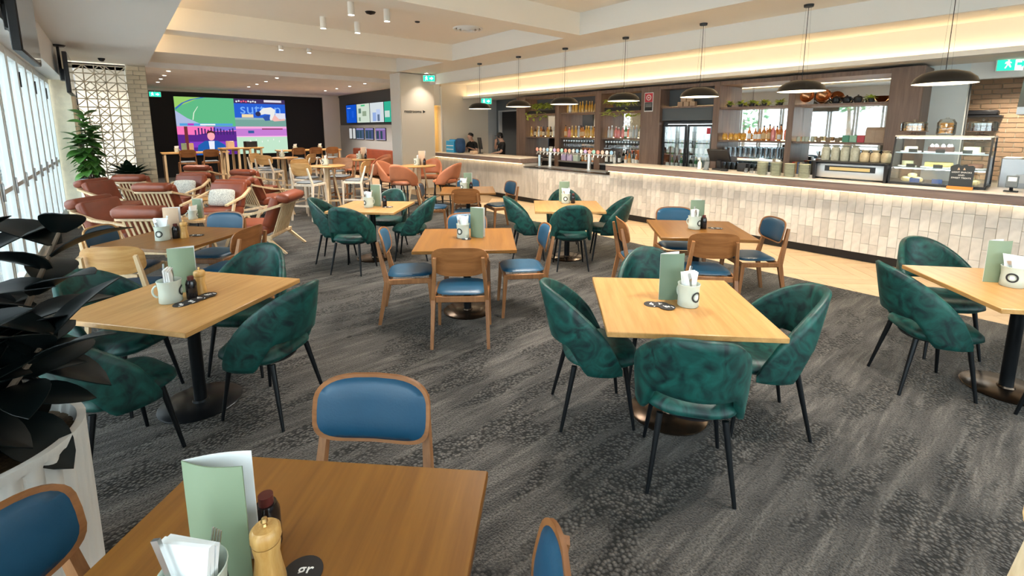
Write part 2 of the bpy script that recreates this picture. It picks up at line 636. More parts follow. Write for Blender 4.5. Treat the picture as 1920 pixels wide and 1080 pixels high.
M['hair'] = mat('dark_hair', (0.010, 0.008, 0.007), 0.5)
M['shirt'] = mat('black_shirt', (0.012, 0.013, 0.016), 0.8)
M['trouser'] = mat('dark_trousers', (0.02, 0.02, 0.025), 0.8)
M['ground'] = mat('pale_paving', (0.50, 0.49, 0.46), 0.9)
M['red'] = mat('red_sign', (0.55, 0.03, 0.05), 0.5)
M['orange'] = mat('orange_wood', (0.66, 0.22, 0.03), 0.45)
M['chalk'] = mat('blackboard', (0.030, 0.036, 0.040), 0.7)
M['exit_green'] = emis('exit_sign_green', (0.02, 0.50, 0.30), 1.0)
M['exit_white'] = emis('exit_sign_white', (0.75, 0.95, 0.9), 1.1)

# ---------------------------------------------------------------- the room
XW, XB = -0.93, 10.2            # glazed wall, wall behind the bar
Y0, YL, YV = -4.0, 14.3, 21.8   # wall behind the camera, lattice line, video wall
ZS, ZB, ZC, ZR = 3.30, 3.43, 3.80, 3.30

struct('floor', boxm('floor', XW - .1, 6.25, Y0, YV, -0.12, 0, M['carpet']))
fl2 = struct('floor_timber', boxm('floor_timber', 6.25, XB, Y0, YV, -0.12, -0.009, M['plank_gap']))
# herringbone boards along the bar
pl = MB().box(-.36, .36, -.0875, .0875, -.006, 0.0).mesh('plank', M['plank'], smooth=False)
S2 = math.sqrt(.5)
W = .18
def herring():
    out = []
    a = W
    nL = 4                                   # a board is four widths long
    for d in range(-40, 90):                 # staircase diagonals
        for e in range(-12, 12):
            ox = d * a + e * nL * a
            oy = d * a - e * nL * a
            out.append((ox + nL * a / 2, oy + a / 2, 0))
            out.append((ox + a / 2, oy + a + nL * a / 2, 90))
    return out
for (px, py, ang) in herring():
    X = 6.98 + (px - py) * S2
    Y = (px + py) * S2 - 1.0
    if 5.95 < X < 7.95 and -1.2 < Y < 9.4:
        ob('plank', pl, fl2, M=XF((X, Y, -.004), R(45 + ang)))

b = MB()
b.box(XB, XB + .15, Y0, 13, 0, 4.0)
struct('wall_right', b.mesh('wall_right', M['slate']))
struct('wall_near', MB().box(6.7, XB, Y0 - .15, Y0, 0, 4.0).box(XW - .1, 6.7, Y0 - .15, Y0, 2.80, 4.0).box(XW - .1, 6.7, Y0 - .15, Y0, 0, .13).mesh('wall_near', M['white']))
struct('wall_far', boxm('wall_far', XW - 3, 8.2, YV, YV + .15, 0, 4.0, M['blackwall']))
struct('trim_1', boxm('trim_1', XW - 3, 8.0, YV - .03, YV, 3.20, ZR, M['white']), label='pale grey band above the black video wall')
struct('wall_screens', boxm('wall_screens', 8.0, 8.15, 15.3, YV, 0, 4.0, M['slate']), label='dark slate wall carrying the betting screens')
struct('wall_screens_lower', boxm('wall_screens_lower', 7.975, 8.0, 15.3, YV - .02, 0.0, 1.98, M['grey_wall']), label='mid grey lower half of the betting screen wall')
struct('wall_pier', boxm('wall_pier', 7.25, 8.0, YV - .1, YV - .03, 0, 3.2, M['white']), label='white pier beside the black video wall')
struct('wall_restroom', boxm('wall_restroom', 6.485, 7.60, 12.7, 13.3, 0, ZB, M['cream']))
struct('trim_2', boxm('trim_2', 6.455, 6.485, 12.72, 13.3, 0, ZB, M['white']), label='white end face of the restroom wall')
struct('wall_bar_end', boxm('wall_bar_end', 7.98, 9.83, 12.9, 13.05, 0, 4.0, M['cream']))
struct('wall_corridor', boxm('wall_corridor', 7.52, 8.15, 15.2, 15.3, 0, 3.4, mat('lit_timber_corridor', (0.62, 0.36, 0.06), 0.5)))
struct('wall_corridor_left', boxm('wall_corridor_left', 7.52, 7.60, 13.3, 15.2, 0, 3.4, M['cream']))
struct('wall_corridor_right', boxm('wall_corridor_right', 7.98, 8.08, 13.05, 15.2, 0, 3.4, M['cream']))
struct('trim_3', boxm('trim_3', 7.93, 7.98, 12.86, 13.05, 0, 3.13, M['white']), label='white jamb at the end of the bar wall')
struct('trim_4', boxm('trim_4', 7.60, 7.93, 12.9, 13.0, 2.55, 3.43, M['white']), label='white head above the restroom corridor')
struct('ceiling_corridor', boxm('ceiling_corridor', 7.53, 8.15, 12.9, 15.4, 3.40, 4.0, M['white']))
spot_light('corridor_downlight', (7.77, 14.2, 3.0), 130, (1, .62, .2), 120)
# ceilings
struct('trim_8', boxm('trim_8', .42, .75, Y0, YL, ZS, 3.37, M['soffit']), label='thin cove lip along the edge of the window ceiling')
struct('ceiling_windows', boxm('ceiling_windows', XW - .1, .42, Y0, YL, ZS, 4.0, M['soffit']), label='low flat ceiling along the glazed wall')
struct('ceiling', boxm('ceiling', .42, 6.35, Y0, 12.6, ZC, 4.0, M['ceil']), label='recessed coffer ceiling over the tables')
struct('ceiling_cross', boxm('ceiling_cross', .42, 7.6, 12.6, 14.6, ZB, 4.0, M['ceil']), label='lowered ceiling strip before the screen lounge')
struct('ceiling_lounge', boxm('ceiling_lounge', XW - 3, 8.0, 14.6, YV, ZR, 4.0, mat('perforated_ceiling', (0.84, 0.82, 0.80), 0.8, var=0.05, scale=3)), label='grey perforated ceiling of the screen lounge')
for y0, y1 in ((-.9, -.5), (1.5, 1.9), (5.68, 6.05), (9.7, 10.1)):
    struct('ceiling_beam', boxm('ceiling_beam', .42, 6.35, y0, y1, ZB, ZC, M['ceil']), label='square plastered ceiling beam between two coffers')
for y0, y1 in ((-.5, 1.5), (1.9, 5.68), (6.05, 9.7), (10.1, 12.6)):
    struct('trim_7', boxm('trim_7', 6.335, 6.35, y0, y1, ZB, ZC, M['white']), label='side face of the pendant ceiling band, daylight put into its white')  # same paint as the band; sky light on it put into a whiter colour
struct('ceiling_band', boxm('ceiling_band', 6.35, 7.47, Y0, 12.7, ZB, 4.0, M['ceil']), label='flat ceiling band carrying the bar pendants')
struct('trim_5', boxm('trim_5', 7.47, 7.53, Y0, 12.9, 3.13, 4.0, M['white']), label='fascia dropping below the pendant band, daylight put into its white')  # window-facing side: daylight on the ceiling paint put into the colour
struct('ceiling_bar', boxm('ceiling_bar', 7.53, 8.95, Y0, 12.9, 3.24, 4.0, M['ceil']), label='ceiling recess over the bar lit by warm cove strip')
struct('wall_bulkhead', boxm('wall_bulkhead', 8.95, XB, Y0, 12.9, 2.80, 4.0, M['ceil']), label='cream bulkhead above the back bar')
struct('trim_6', boxm('trim_6', 8.80, 8.95, Y0, 12.9, 2.79, 2.86, M['white']), label='white cove lip under the bulkhead')
b = MB().box(8.86, 8.945, -3.5, 12.85, 2.861, 2.867)
solo('led_strip', b.mesh('led_strip', M['led_soft']), 'warm light strip hidden on the bulkhead cove lip', 'light strip')
b = MB().box(7.535, 7.56, -3.5, 12.3, 3.20, 3.23)
solo('led_strip', b.mesh('led_strip', emis('warm_led_fascia', (1.0, .72, .40), 1.4)), 'warm light strip tucked behind the white ceiling fascia', 'light strip')
b = MB().box(.45, .49, -3.5, 12.5, 3.371, 3.378)
solo('led_strip', b.mesh('led_strip', emis('warm_led_dim', (1.0, .74, .48), 12.0)), 'warm light strip on the edge of the window ceiling', 'light strip')

# ---------------------------------------------------------------- glazed wall
struct('wall_left_sill', boxm('wall_left_sill', XW - .12, XW + .03, Y0, 13.3, 0, .13, M['white']), label='low white sill under the tall windows')
struct('wall_left_head', boxm('wall_left_head', XW - .1, XW + .26, Y0, 13.3, 2.80, ZS, M['white']), label='white pelmet above the tall windows')
struct('wall_left_pier', boxm('wall_left_pier', XW - .1, -.60, 13.3, YL + .2, 0, ZS, M['brick']), label='cream masonry pier at the end of the windows')
PW = 0.80
fr = MB()
for sy in (0, PW - .075):
    fr.box(-.045, .03, sy, sy + .075, 0, 2.67)
fr.box(-.045, .03, .075, PW - .075, 0, .11)
fr.box(-.045, .03, .075, PW - .075, 2.57, 2.67)
fr.box(-.03, .02, .075, PW - .075, 1.03, 1.08)
win_me = fr.mesh('window_frame', M['frame'], smooth=False)
pane1 = MB().box(-.012, -.006, .07, PW - .07, .10, 1.04).mesh('pane', M['glass'])
pane2 = MB().box(-.012, -.006, .07, PW - .07, 1.07, 2.58).mesh('pane', M['glass'])
hand_me = MB().rbox(.03, .05, .02, .045, .98, 1.16, .006).mesh('handle', M['steel_soft'])
latch_me = MB().rbox(.03, .045, .03, .05, 2.25, 2.45, .004).mesh('latch', M['black'])
i = 0
y = Y0
while y < 13.25:
    i += 1
    w = ob('window_%d' % i, win_me, None, (XW, y, .13))
    w['kind'] = 'structure'
    ob('pane', pane1, w)
    ob('pane', pane2, w)
    ob('handle', hand_me, w)
    if i % 2: ob('latch', latch_me, w)
    y += PW + .022
x = 6.68
while x > -.6:
    i += 1
    w = ob('window_%d' % i, win_me, None, (x, Y0, .13), R(90))
    w['kind'] = 'structure'
    ob('pane', pane1, w)
    ob('pane', pane2, w)
    ob('handle', hand_me, w)
    x -= PW + .022
# outside
struct('ground_outside', boxm('ground_outside', -60, 40, -60, 60, -.25, -.13, M['ground']), label='pale paving outside the windows')

def leafcard(name, mat_, l=.3, w=.12, bend=.25, fold=.12, n=5, cup=0.0):
    """one leaf: stalk end at origin, growing along +Y, with real thickness from a folded blade"""
    b = MB()
    vs, fs = [], []
    for i in range(n + 1):
        t = i / n
        ww = w * (math.sin(math.pi * min(1, t * .93 + .07)) ** .75) * (1.0 if i < n else .05)
        y_ = l * t
        z_ = -bend * l * t * t
        for sx in (-1, -.5, 0, .5, 1):
            vs.append((ww * sx, y_, z_ + fold * abs(sx) * ww + cup * sx * sx * ww))
    for i in range(n):
        for k in range(4):
            fs.append((i * 5 + k, i * 5 + k + 1, (i + 1) * 5 + k + 1, (i + 1) * 5 + k))
    m = len(vs)
    vs += [(x, y_, z_ - .004) for x, y_, z_ in vs]
    fs += [tuple(reversed([q + m for q in f])) for f in fs]
    edge = [i * 5 for i in range(n + 1)] + [n * 5 + k for k in range(1, 5)] + [i * 5 + 4 for i in range(n - 1, -1, -1)] + [3, 2, 1]
    for a, c in zip(edge, edge[1:] + edge[:1]):
        fs.append((a, a + m, c + m, c))
    return b.add(vs, fs).mesh(name, mat_)

# trees beyond the glass (seen in the back-bar mirror)
trk = MB().tube([(0, 0, 0), (.1, 0, 1.4), (0, .1, 2.8)], [.16, .11, .06], 8).mesh('trunk', M['bark'])
for (tx, ty, s) in ((-9, 3, 1.0), (-12, 8, 1.3), (-8, 12, .9), (-13, -3, 1.4), (-10, 18, 1.2)):
    b = MB()
    for k in range(420):
        u, v_ = rnd.uniform(-1, 1), rnd.uniform(0, 2 * math.pi)
        r_ = rnd.uniform(.5, 1.0) ** .5
        c = Vector((1.5 * r_ * math.sqrt(1 - u * u) * math.cos(v_), 1.5 * r_ * math.sqrt(1 - u * u) * math.sin(v_), 3.4 + 1.3 * r_ * u))
        q = Matrix.Translation(c) @ Matrix.Rotation(rnd.uniform(0, 6.3), 4, 'Z') @ Matrix.Rotation(rnd.uniform(-.9, .9), 4, 'X')
        b.add([(-.13, 0, 0), (0, .13, .04), (.13, 0, 0), (0, -.16, -.04), (0, 0, .05)], [(0, 3, 4), (3, 2, 4), (2, 1, 4), (1, 0, 4), (0, 1, 2, 3)], q)
    t = thing('garden_tree', 'green leafy tree growing outside beyond the tall windows', 'tree', (tx, ty, -.13), 0, [('trunk', trk)], 'trees outside the windows')
    t.scale = (s, s, s)
    f = ob('crown', b.mesh('crown', M['leaf_tree']), t)
    f['kind'] = 'stuff'

# ---------------------------------------------------------------- brick pier and lattice screen
col = struct('wall_brick_pier', boxm('wall_brick_pier', .345, .715, YL + .012, YL + .4, 0, ZS, M['mortar']), label='cream brick pier beside the lattice screen')
bk = MB().rbox(-.115, .115, -.012, .05, -.046, .046, .006, 1).mesh('brick', M['brick'])
bkh = MB().rbox(-.058, .058, -.012, .05, -.046, .046, .006, 1).mesh('brick', M['brick'])
for c in range(32):
    z = .055 + c * .102
    xs = [(.345 + .115, bk), (.345 + .115 + .243, None)] if c % 2 else []
    if c % 2:
        ob('brick', bk, col, M=XF((.465, YL + .012, z)))
        ob('brick', bkh, col, M=XF((.652, YL + .012, z)))
    else:
        ob('brick', bkh, col, M=XF((.407, YL + .012, z)))
        ob('brick', bk, col, M=XF((.594, YL + .012, z)))
for c in range(32):      # return face of the pier towards the screen lounge
    z = .055 + c * .102
    ob('brick', bk, col, M=XF((.705, YL + .14 + (.06 if c % 2 else 0), z), R(90)))

CW = .186
def cell(kind):
    b = MB()
    t, d = .022, .03
    h = CW / 2
    b.bar((-h, 0, -h), (h, 0, -h), d, t)
    b.bar((-h, 0, h), (h, 0, h), d, t)
    b.bar((-h, 0, -h), (-h, 0, h), t, d)
    b.bar((h, 0, -h), (h, 0, h), t, d)
    if kind == 0:
        b.bar((-h, 0, -h), (h, 0, h), d, .018, up=(0, 1, 0), w1=d) if 0 else b.bar((-h, 0, -h), (h, 0, h), .018, d, up=(0, 1, 0))
        b.bar((-h, 0, h), (h, 0, -h), .018, d, up=(0, 1, 0))
    elif kind == 1:
        b.bar((-h, 0, 0), (0, 0, h), .018, d, up=(0, 1, 0))
        b.bar((0, 0, h), (h, 0, 0), .018, d, up=(0, 1, 0))
        b.bar((h, 0, 0), (0, 0, -h), .018, d, up=(0, 1, 0))
        b.bar((0, 0, -h), (-h, 0, 0), .018, d, up=(0, 1, 0))
    elif kind == 2:
        b.bar((-h, 0, -h), (h, 0, h), .018, d, up=(0, 1, 0))
    else:
        b.bar((-h, 0, h), (h, 0, -h), .018, d, up=(0, 1, 0))
    return b.mesh('fretwork_cell', mat('lattice_paint', (.62, .57, .47), .7), smooth=False)
cells = [cell(k) for k in range(4)]
lat = thing('lattice_screen', 'pale cut-out lattice screen with square and star fretwork', 'screen', (-.58, YL + .05, 0))
ob('screen_frame', MB().box(-.02, .0, -.02, .04, 0, ZS).mesh('screen_frame', M['ceil']), lat)
ob('screen_frame', MB().box(.925, .945, -.02, .04, 0, ZS).mesh('screen_frame', M['ceil']), lat)
for r_ in range(17):
    for c in range(5):
        k = [2, 3, 1, 3, 2][c] if r_ % 4 == 0 else [3, 2, 0, 2, 3][c] if r_ % 4 == 1 else [0, 1, 0, 2, 3][c] if r_ % 4 == 2 else [3, 0, 1, 0, 2][c]
        ob('fretwork_cell', cells[k], lat, M=XF((CW * (c + .5), .01, ZS - .06 - CW * (r_ + .5))))
# pale daylit entry behind the lattice
struct('wall_entry', boxm('wall_entry', -.6, .35, YL + 1.6, YL + 1.7, 0, ZS, M['cream']), label='cream wall behind the lattice screen')
struct('ceiling_entry', boxm('ceiling_entry', XW - .1, .46, YL + .2, YL + 1.7, ZS, ZS + .1, M['cream']))
spot_light('entry_fill_light', (-.1, YL + .9, 3.2), 22, (1, .85, .65), 130)  # added lamp without a fixture, brightens the wall seen through the lattice
struct('wall_entry_side', boxm('wall_entry_side', .36, .46, YL + .41, YL + 1.7, 0, ZS, M['cream']), label='cream side wall behind the brick pier')
struct('wall_lounge_left', boxm('wall_lounge_left', .46, .56, YL + 1.7, YV, 0, ZS, M['blackwall']))
# ---------------------------------------------------------------- furniture prototypes (facing +Y, origin on the floor)
def sstep(a, b, x):
    t = max(0.0, min(1.0, (x - a) / (b - a)))
    return t * t * (3 - 2 * t)

def tub_shell(name, mat_, z0, rise=.46, nu=44, nv=7, th=.040, rx=.255, ry=.250, lean=.105, gap=.165, pm=R(110)):
    b = MB()
    loops = []
    for i in range(nu + 1):
        ph = -pm + 2 * pm * i / nu
        q = abs(ph) / pm
        zt = z0 + .02 + rise * (1 - q ** 2.35)
        zl = z0 - .015 + gap * (1 - sstep(R(40), R(66), abs(ph)))
        zl = min(zl, zt - .012)
        def pt(z, off):
            t = (z - z0) / rise
            ex = 1 + .05 * math.sin(math.pi * max(0, min(1, t))) - .16 * max(0, t - .55)
            return ((rx * ex + off) * math.sin(ph), -(ry + off) * math.cos(ph) - lean * max(0, t) * max(0, math.cos(ph)) ** .8 + .01, z)
        loop = []
        for j in range(nv + 1):
            loop.append(pt(zl + (zt - zl) * j / nv, th / 2))
        loop.append(pt(zt + .013, 0))
        for j in range(nv, -1, -1):
            loop.append(pt(zl + (zt - zl) * j / nv, -th / 2))
        loop.append(pt(zl - .010, 0))
        loops.append(loop)
    m = len(loops[0])
    vs = [p for l in loops for p in l]
    fs = []
    for i in range(nu):
        for k in range(m):
            k2 = (k + 1) % m
            fs.append((i * m + k, i * m + k2, (i + 1) * m + k2, (i + 1) * m + k))
    fs.append(tuple(range(m)))
    fs.append(tuple(reversed(range(nu * m, (nu + 1) * m))))
    b.add(vs, fs)
    return b.mesh(name, mat_, angle=75)

def cushion(name, mat_, a, bb, z0, z1, p=3.2, cy=0.0, n=36, dome=.012):
    b = MB()
    h = z1 - z0
    def top(x, y, r):
        e = 1 - .0 * r
        return (a * x * (1 if r < .99 else .97), bb * y * (1 if r < .99 else .97) + cy, z1 - dome * r * r - (h * .30 if r > .99 else 0))
    def bot(x, y, r):
        return (a * x * (.985 if r > .99 else .96), bb * y * (.985 if r > .99 else .96) + cy, z0 + (h * .35 if r > .99 else 0))
    b.plate(top, bot, 6, n, p)
    return b.mesh(name, mat_, angle=80)

def leg(name, mat_, p0, p1, r0, r1, n=10):
    return MB().tube([p0, p1], [r0, r1], n).mesh(name, mat_)

# -- green velvet tub chair
vel_back = tub_shell('backrest', M['velvet'], .40)
vel_seat = cushion('seat', M['velvet'], .235, .235, .395, .49, cy=.02)
vel_under = MB().lathe([(.0, .375), (.17, .378), (.18, .396), (.0, .396)], 20).mesh('seat_pan', M['black'])
vel_legs = [leg('leg', M['black_metal'], (sx * .155, sy * .155 - .01, .40), (sx * .205, .20 if sy > 0 else -.25, 0), .017, .010) for sx in (-1, 1) for sy in (-1, 1)]
VELVET = [('seat', vel_seat), ('backrest', vel_back), ('seat_pan', vel_under)] + [('leg', l) for l in vel_legs]

# -- timber chair with blue pads
def ply_back(zc, hw, hh, yb, curve=.85, slope=.20):
    def surf(off, sx, sz):
        def fn(a, b_, r):
            x = hw * sx * a
            z = zc + hh * sz * b_
            y = yb + curve * x * x - slope * (z - zc) + off
            return (x, y, z)
        return fn
    return surf
def timber_chair(zs, back_c, legs_m, back_m, pad_m, rearz, foot=None, w=.225):
    parts = []
    sf = ply_back(back_c, .232, .128, -.262)
    pn = MB().plate(sf(.0065, 1, 1), sf(-.0065, 1, 1), 5, 36, 3.6).mesh('back_panel', back_m, angle=50)
    def pad(a, b_, r):
        x, y, z = sf(0, .93, .90)(a, b_, r)
        return (x, y + .0075 + .024 * (1 - r ** 4), z)
    pd = MB().plate(pad, sf(.006, .93, .90), 6, 36, 3.6).mesh('back_pad', pad_m, angle=75)
    parts.append(('back_panel', pn, None, [('back_pad', pd)]) if pad_m else ('back_panel', pn))
    parts.append(('seat_pad', cushion('seat_pad', pad_m or M['grey_seat'], .215, .215, zs - .02, zs + .02, 4.5, .0, 36, .008)))
    parts.append(('front_rail', MB().rbox(-w + .015, w - .015, .178, .203, zs - .075, zs - .021, .006, 1).mesh('rail', legs_m)))
    parts.append(('back_rail', MB().rbox(-w + .015, w - .015, -.213, -.188, zs - .075, zs - .021, .006, 1).mesh('rail', legs_m)))
    for s in (-1, 1):
        parts.append(('side_rail', MB().rbox(s * w - .013, s * w + .013, -.20, .19, zs - .072, zs - .021, .006, 1).mesh('rail', legs_m)))
        parts.append(('leg', MB().bar((s * w, .185, zs - .03), (s * (w + .012), .215, 0), .036, .040, up=(0, 1, 0), w1=.024, h1=.026).mesh('leg', legs_m)))
        lg = MB()
        lg.bar((s * (w + .012), -.285, 0), (s * w, -.205, zs - .04), .026, .030, up=(0, 1, 0), w1=.034, h1=.048)
        lg.bar((s * w, -.205, zs - .055), (s * (w - .03), -.285 - .02 * (rearz > .9), rearz), .034, .048, up=(0, 1, 0), w1=.026, h1=.026)
        parts.append(('leg', lg.mesh('leg', legs_m)))
    if foot:
        parts.append(('footrest', MB().bar((-w - .004, .205, foot), (w + .004, .205, foot), .022, .035).mesh('footrest', legs_m)))
        for s in (-1, 1):
            parts.append(('footrest', MB().bar((s * (w + .004), .20, foot + .05), (s * (w + .004), -.25, foot + .05), .022, .030).mesh('footrest', legs_m)))
        parts.append(('footrest', MB().bar((-w - .006, -.262, foot), (w + .006, -.262, foot), .022, .035).mesh('footrest', legs_m)))
    return parts
TIMBER = timber_chair(.455, .745, M['walnut_mid'], M['walnut_back'], M['teal'], .79)
TIMBER_HONEY = timber_chair(.455, .745, M['oak_pale'], M['honey'], M['teal'], .79)
STOOL = timber_chair(.76, 1.03, M['oak_leg'], M['honey'], None, 1.06, .30)
STOOL_DARK = timber_chair(.76, 1.03, M['walnut_mid'], M['walnut_back'], None, 1.06, .30)

# -- terracotta leather bar stool
ter_legs = [leg('leg', M['black_metal'], (sx * .16, sy * .16 - .01, .70), (sx * .225, .225 if sy > 0 else -.255, 0), .016, .011) for sx in (-1, 1) for sy in (-1, 1)]
ter_back = tub_shell('backrest', M['terra'], .70, .40, gap=.12)
ter_seat = cushion('seat', M['terra'], .235, .235, .695, .78, cy=.02)
ter_foot = MB()
for a, b_ in (((-.20, .20), (.20, .20)), ((.20, .20), (.20, -.22)), ((.20, -.22), (-.20, -.22)), ((-.20, -.22), (-.20, .20))):
    ter_foot.tube([(a[0], a[1], .28), (b_[0], b_[1], .28)], .009, 8)
BUCKET = [('seat', ter_seat), ('backrest', ter_back), ('footrest', ter_foot.mesh('footrest', M['black_metal']))] + [('leg', l) for l in ter_legs]

# -- lounge armchair, oak frame and tan leather
def armchair():
    P = []
    o = M['oak_pale']
    bot, top = Vector((0, -.30, .27)), Vector((0, -.47, .73))
    P.append(('top_rail', MB().rbox(-.335, .335, -.487, -.452, .695, .745, .008, 1).mesh('top_rail', o)))
    P.append(('seat_rail', MB().rbox(-.33, .33, -.325, -.285, .225, .275, .008, 1).mesh('seat_rail', o)))
    P.append(('seat_rail', MB().rbox(-.33, .33, .30, .34, .235, .285, .008, 1).mesh('seat_rail', o)))
    for k in range(8):
        x = -.245 + k * .07
        P.append(('slat', MB().bar((x, -.305, .26), (x, -.468, .715), .030, .014, up=(0, 1, 0)).mesh('slat', o)))
    for s in (-1, 1):
        a = MB()
        a.bar((s * .325, -.468, .72), (s * .385, -.12, .615), .040, .034, w1=.055, h1=.032)
        a.bar((s * .385, -.125, .6165), (s * .385, .40, .535), .055, .032, w1=.050, h1=.028)
        P.append(('armrest', a.mesh('armrest', o)))
        P.append(('side_rail', MB().bar((s * .345, .34, .26), (s * .345, -.33, .245), .030, .050).mesh('side_rail', o)))
        P.append(('leg', MB().bar((s * .375, .12, .595), (s * .375, .37, 0), .034, .055, up=(0, 1, 0), w1=.026, h1=.032).mesh('leg', o)))
        P.append(('leg', MB().bar((s * .345, -.22, .27), (s * .36, -.53, 0), .034, .050, up=(0, 1, 0), w1=.026, h1=.030).mesh('leg', o)))
    P.append(('seat_cushion', MB().rbox(-.315, .315, -.26, .37, .275, .43, .045, 3).mesh('seat_cushion', M['leather'], angle=80)))
    d = (top - bot).normalized()
    q = Matrix.Translation((0, -.27, .39)) @ Matrix.Rotation(-R(20), 4, 'X').inverted()
    P.append(('back_cushion', MB().rbox(-.315, .315, .018, .150, 0, .48, .045, 3, M=Matrix.Translation((0, -.305, .36)) @ Matrix.Rotation(R(20), 4, 'X')).mesh('back_cushion', M['leather'], angle=80)))
    P.append(('head_roll', MB().rbox(-.315, .315, -.10, .10, -.07, .07, .060, 3, M=Matrix.Translation((0, -.495, .815)) @ Matrix.Rotation(R(12), 4, 'X')).mesh('head_roll', M['leather'], angle=80)))
    return P
ARMCHAIR = armchair()
pil = MB()
def pf(a, b_, r):
    return (.24 * a * (1 - .05 * abs(b_)), .012 + .055 * (1 - r ** 3), .155 * b_ * (1 - .05 * abs(a)))
def pb(a, b_, r):
    x, y, z = pf(a, b_, r)
    return (x, -y + .02, z)
PILLOW = pil.plate(pf, pb, 6, 32, 7).mesh('pillow', M['fleck'], angle=75)

# -- square dining table
def dining(top_m, base_m):
    P = [('tabletop', MB().rbox(-.47, .47, -.47, .47, .718, .75, .004, 1).mesh('tabletop', top_m))]
    P.append(('underframe', MB().box(-.30, .30, -.03, .03, .70, .7175).box(-.03, .03, -.30, .30, .699, .7165).mesh('underframe', M['black_metal'])))
    P.append(('post', MB().lathe([(.038, .014), (.038, .70)], 20).mesh('post', M['black_metal'])))
    P.append(('base_plate', MB().lathe([(.242, 0), (.244, .006), (.236, .013), (.05, .018), (.045, .03), (.0, .03)], 40).mesh('base_plate', base_m)))
    return P
T_OAK = dining(M['oak'], M['base_metal'])
T_WAL = dining(M['walnut'], M['base_metal'])
T_OAK_DARK = dining(M['oak'], M['black_metal'])

TABLES = {  # centre, turn, proto, how the label points to it
    0: ((.14, 1.07), 45, T_WAL, 'dark walnut square table with sage menu beside the white fluted planter', 'walnut table by the white planter'),
    1: ((2.58, 1.475), 45, T_OAK, 'light oak square table ringed by green chairs, walnut tables on both sides', 'green-chair oak table between two walnut tables'),
    2: ((.27, 3.575), 37.5, T_OAK_DARK, 'light oak square table beside the dark rubber plant', 'oak table by the rubber plant'),
    3: ((2.57, 3.74), 53, T_WAL, 'walnut square table in mid carpet ringed by blue padded chairs', 'walnut table in mid carpet'),
    4: ((4.75, 2.49), 42.5, T_WAL, 'walnut square table with blue chairs facing the plate stacks on the bar', 'walnut table facing the plate stacks'),
    5: ((2.67, 6.20), 45, T_OAK, 'light oak square table with green chairs near the leather armchairs', 'oak table near the armchairs'),
    6: ((4.80, 4.46), 48, T_OAK, 'light oak square table with green chairs in front of the beer taps', 'oak table facing the beer taps'),
    7: ((4.66, .08), 40, T_OAK, 'light oak square table with green chairs facing the cake cabinet', 'oak table facing the cake cabinet'),
    8: ((.385, 5.69), 41, T_WAL, 'walnut square table behind the rubber plant, next to leather armchairs', 'walnut table next to the armchairs'),
    9: ((4.72, 6.80), 55, T_WAL, 'walnut square table with blue chairs near the end of the bar', 'walnut table near the end of the bar'),
}
for k, (c, a, pr, lab, _) in TABLES.items():
    thing('dining_table', lab, 'table', (c[0], c[1], 0), R(a), pr)

def seat_at(k, side, dist, lat=0.0, turn=0.0):
    """chair whose rear feet stand 'dist' from the table centre on the given side (degrees, room axes), looking at the table"""
    c = TABLES[k][0]
    a = R(side)
    d = Vector((math.cos(a), math.sin(a)))
    n = Vector((-d.y, d.x))
    p = Vector(c) + d * (dist - .25) + n * lat
    return (p.x, p.y, 0), a + R(90 + turn)
def chairs(k, proto, name, what, cat, rows):
    for side, dist, lat, turn, where in rows:
        loc, rz = seat_at(k, side, dist, lat, turn)
        thing(name, what + ' ' + where, cat, loc, rz, proto)

G_ = ('velvet_chair', 'green velvet tub chair')
B_ = ('timber_chair', 'blue-padded timber chair')
chairs(1, VELVET, *G_, 'chair', [
    (221, .745, 0, -5, 'turning its back to the open carpet at the central oak table'),
    (138, .73, 0, 4, 'at the central oak table, on the side of the blue chairs'),
    (-47, .77, 0, 0, 'at the central oak table, on the side of the cake cabinet'),
    (45, .76, 0, 0, 'half hidden behind the menu of the central oak table')])
chairs(2, VELVET, *G_, 'chair', [
    (-46, .765, 0, -8, 'showing its back, at the oak table by the rubber plant'),
    (44, .77, 0, 4, 'on the far side of the oak table by the rubber plant'),
    (134, .76, 0, 0, 'pushed under the oak table on the window side')])
chairs(5, VELVET, *G_, 'chair', [
    (227, .82, -.06, -6, 'with crushed pile back at the oak table near the armchairs'),
    (150, .74, 0, -4, 'on the armchair side of the oak table near the armchairs'),
    (-38, .78, 0, 0, 'on the bar side of the oak table near the armchairs'),
    (43, .80, 0, 0, 'on the bar stool side of the oak table near the armchairs')])
chairs(6, VELVET, *G_, 'chair', [
    (229, .70, 0, 2, 'turning its back, at the oak table facing the taps'),
    (140, .80, 0, 4, 'at the oak table facing the taps, till counter side'),
    (-42, .80, 0, -4, 'at the oak table facing the taps, coffee machine side'),
    (47, .76, 0, 0, 'against the bar at the oak table facing the taps')])
chairs(7, VELVET, *G_, 'chair', [
    (133, .79, 0, -6, 'showing its side at the cake cabinet table'),
    (44, .86, .04, 0, 'between the tiled bar and the cake cabinet table'),
    (222, .78, 0, 0, 'with only its seat edge showing by the cake cabinet table')])
chairs(3, TIMBER, *B_, 'chair', [
    (231, .81, 0, 0, 'showing its bare wood back, at the walnut table in mid carpet'),
    (148, .80, 0, 0, 'at the walnut table in mid carpet, armchair side'),
    (-33, .80, 0, 0, 'at the walnut table in mid carpet, bar side'),
    (55, .74, 0, 0, 'behind the menu of the walnut table in mid carpet')])
chairs(4, TIMBER, *B_, 'chair', [
    (222, .74, -.03, 0, 'showing its bare wood back, at the table facing the plate stacks'),
    (140, .84, 0, 0, 'side on, at the taps end of the table facing the plate stacks'),
    (-40, .84, 0, 0, 'side on, at the cake end of the table facing the plate stacks'),
    (48, .70, .04, 0, 'against the bar at the table facing the plate stacks')])
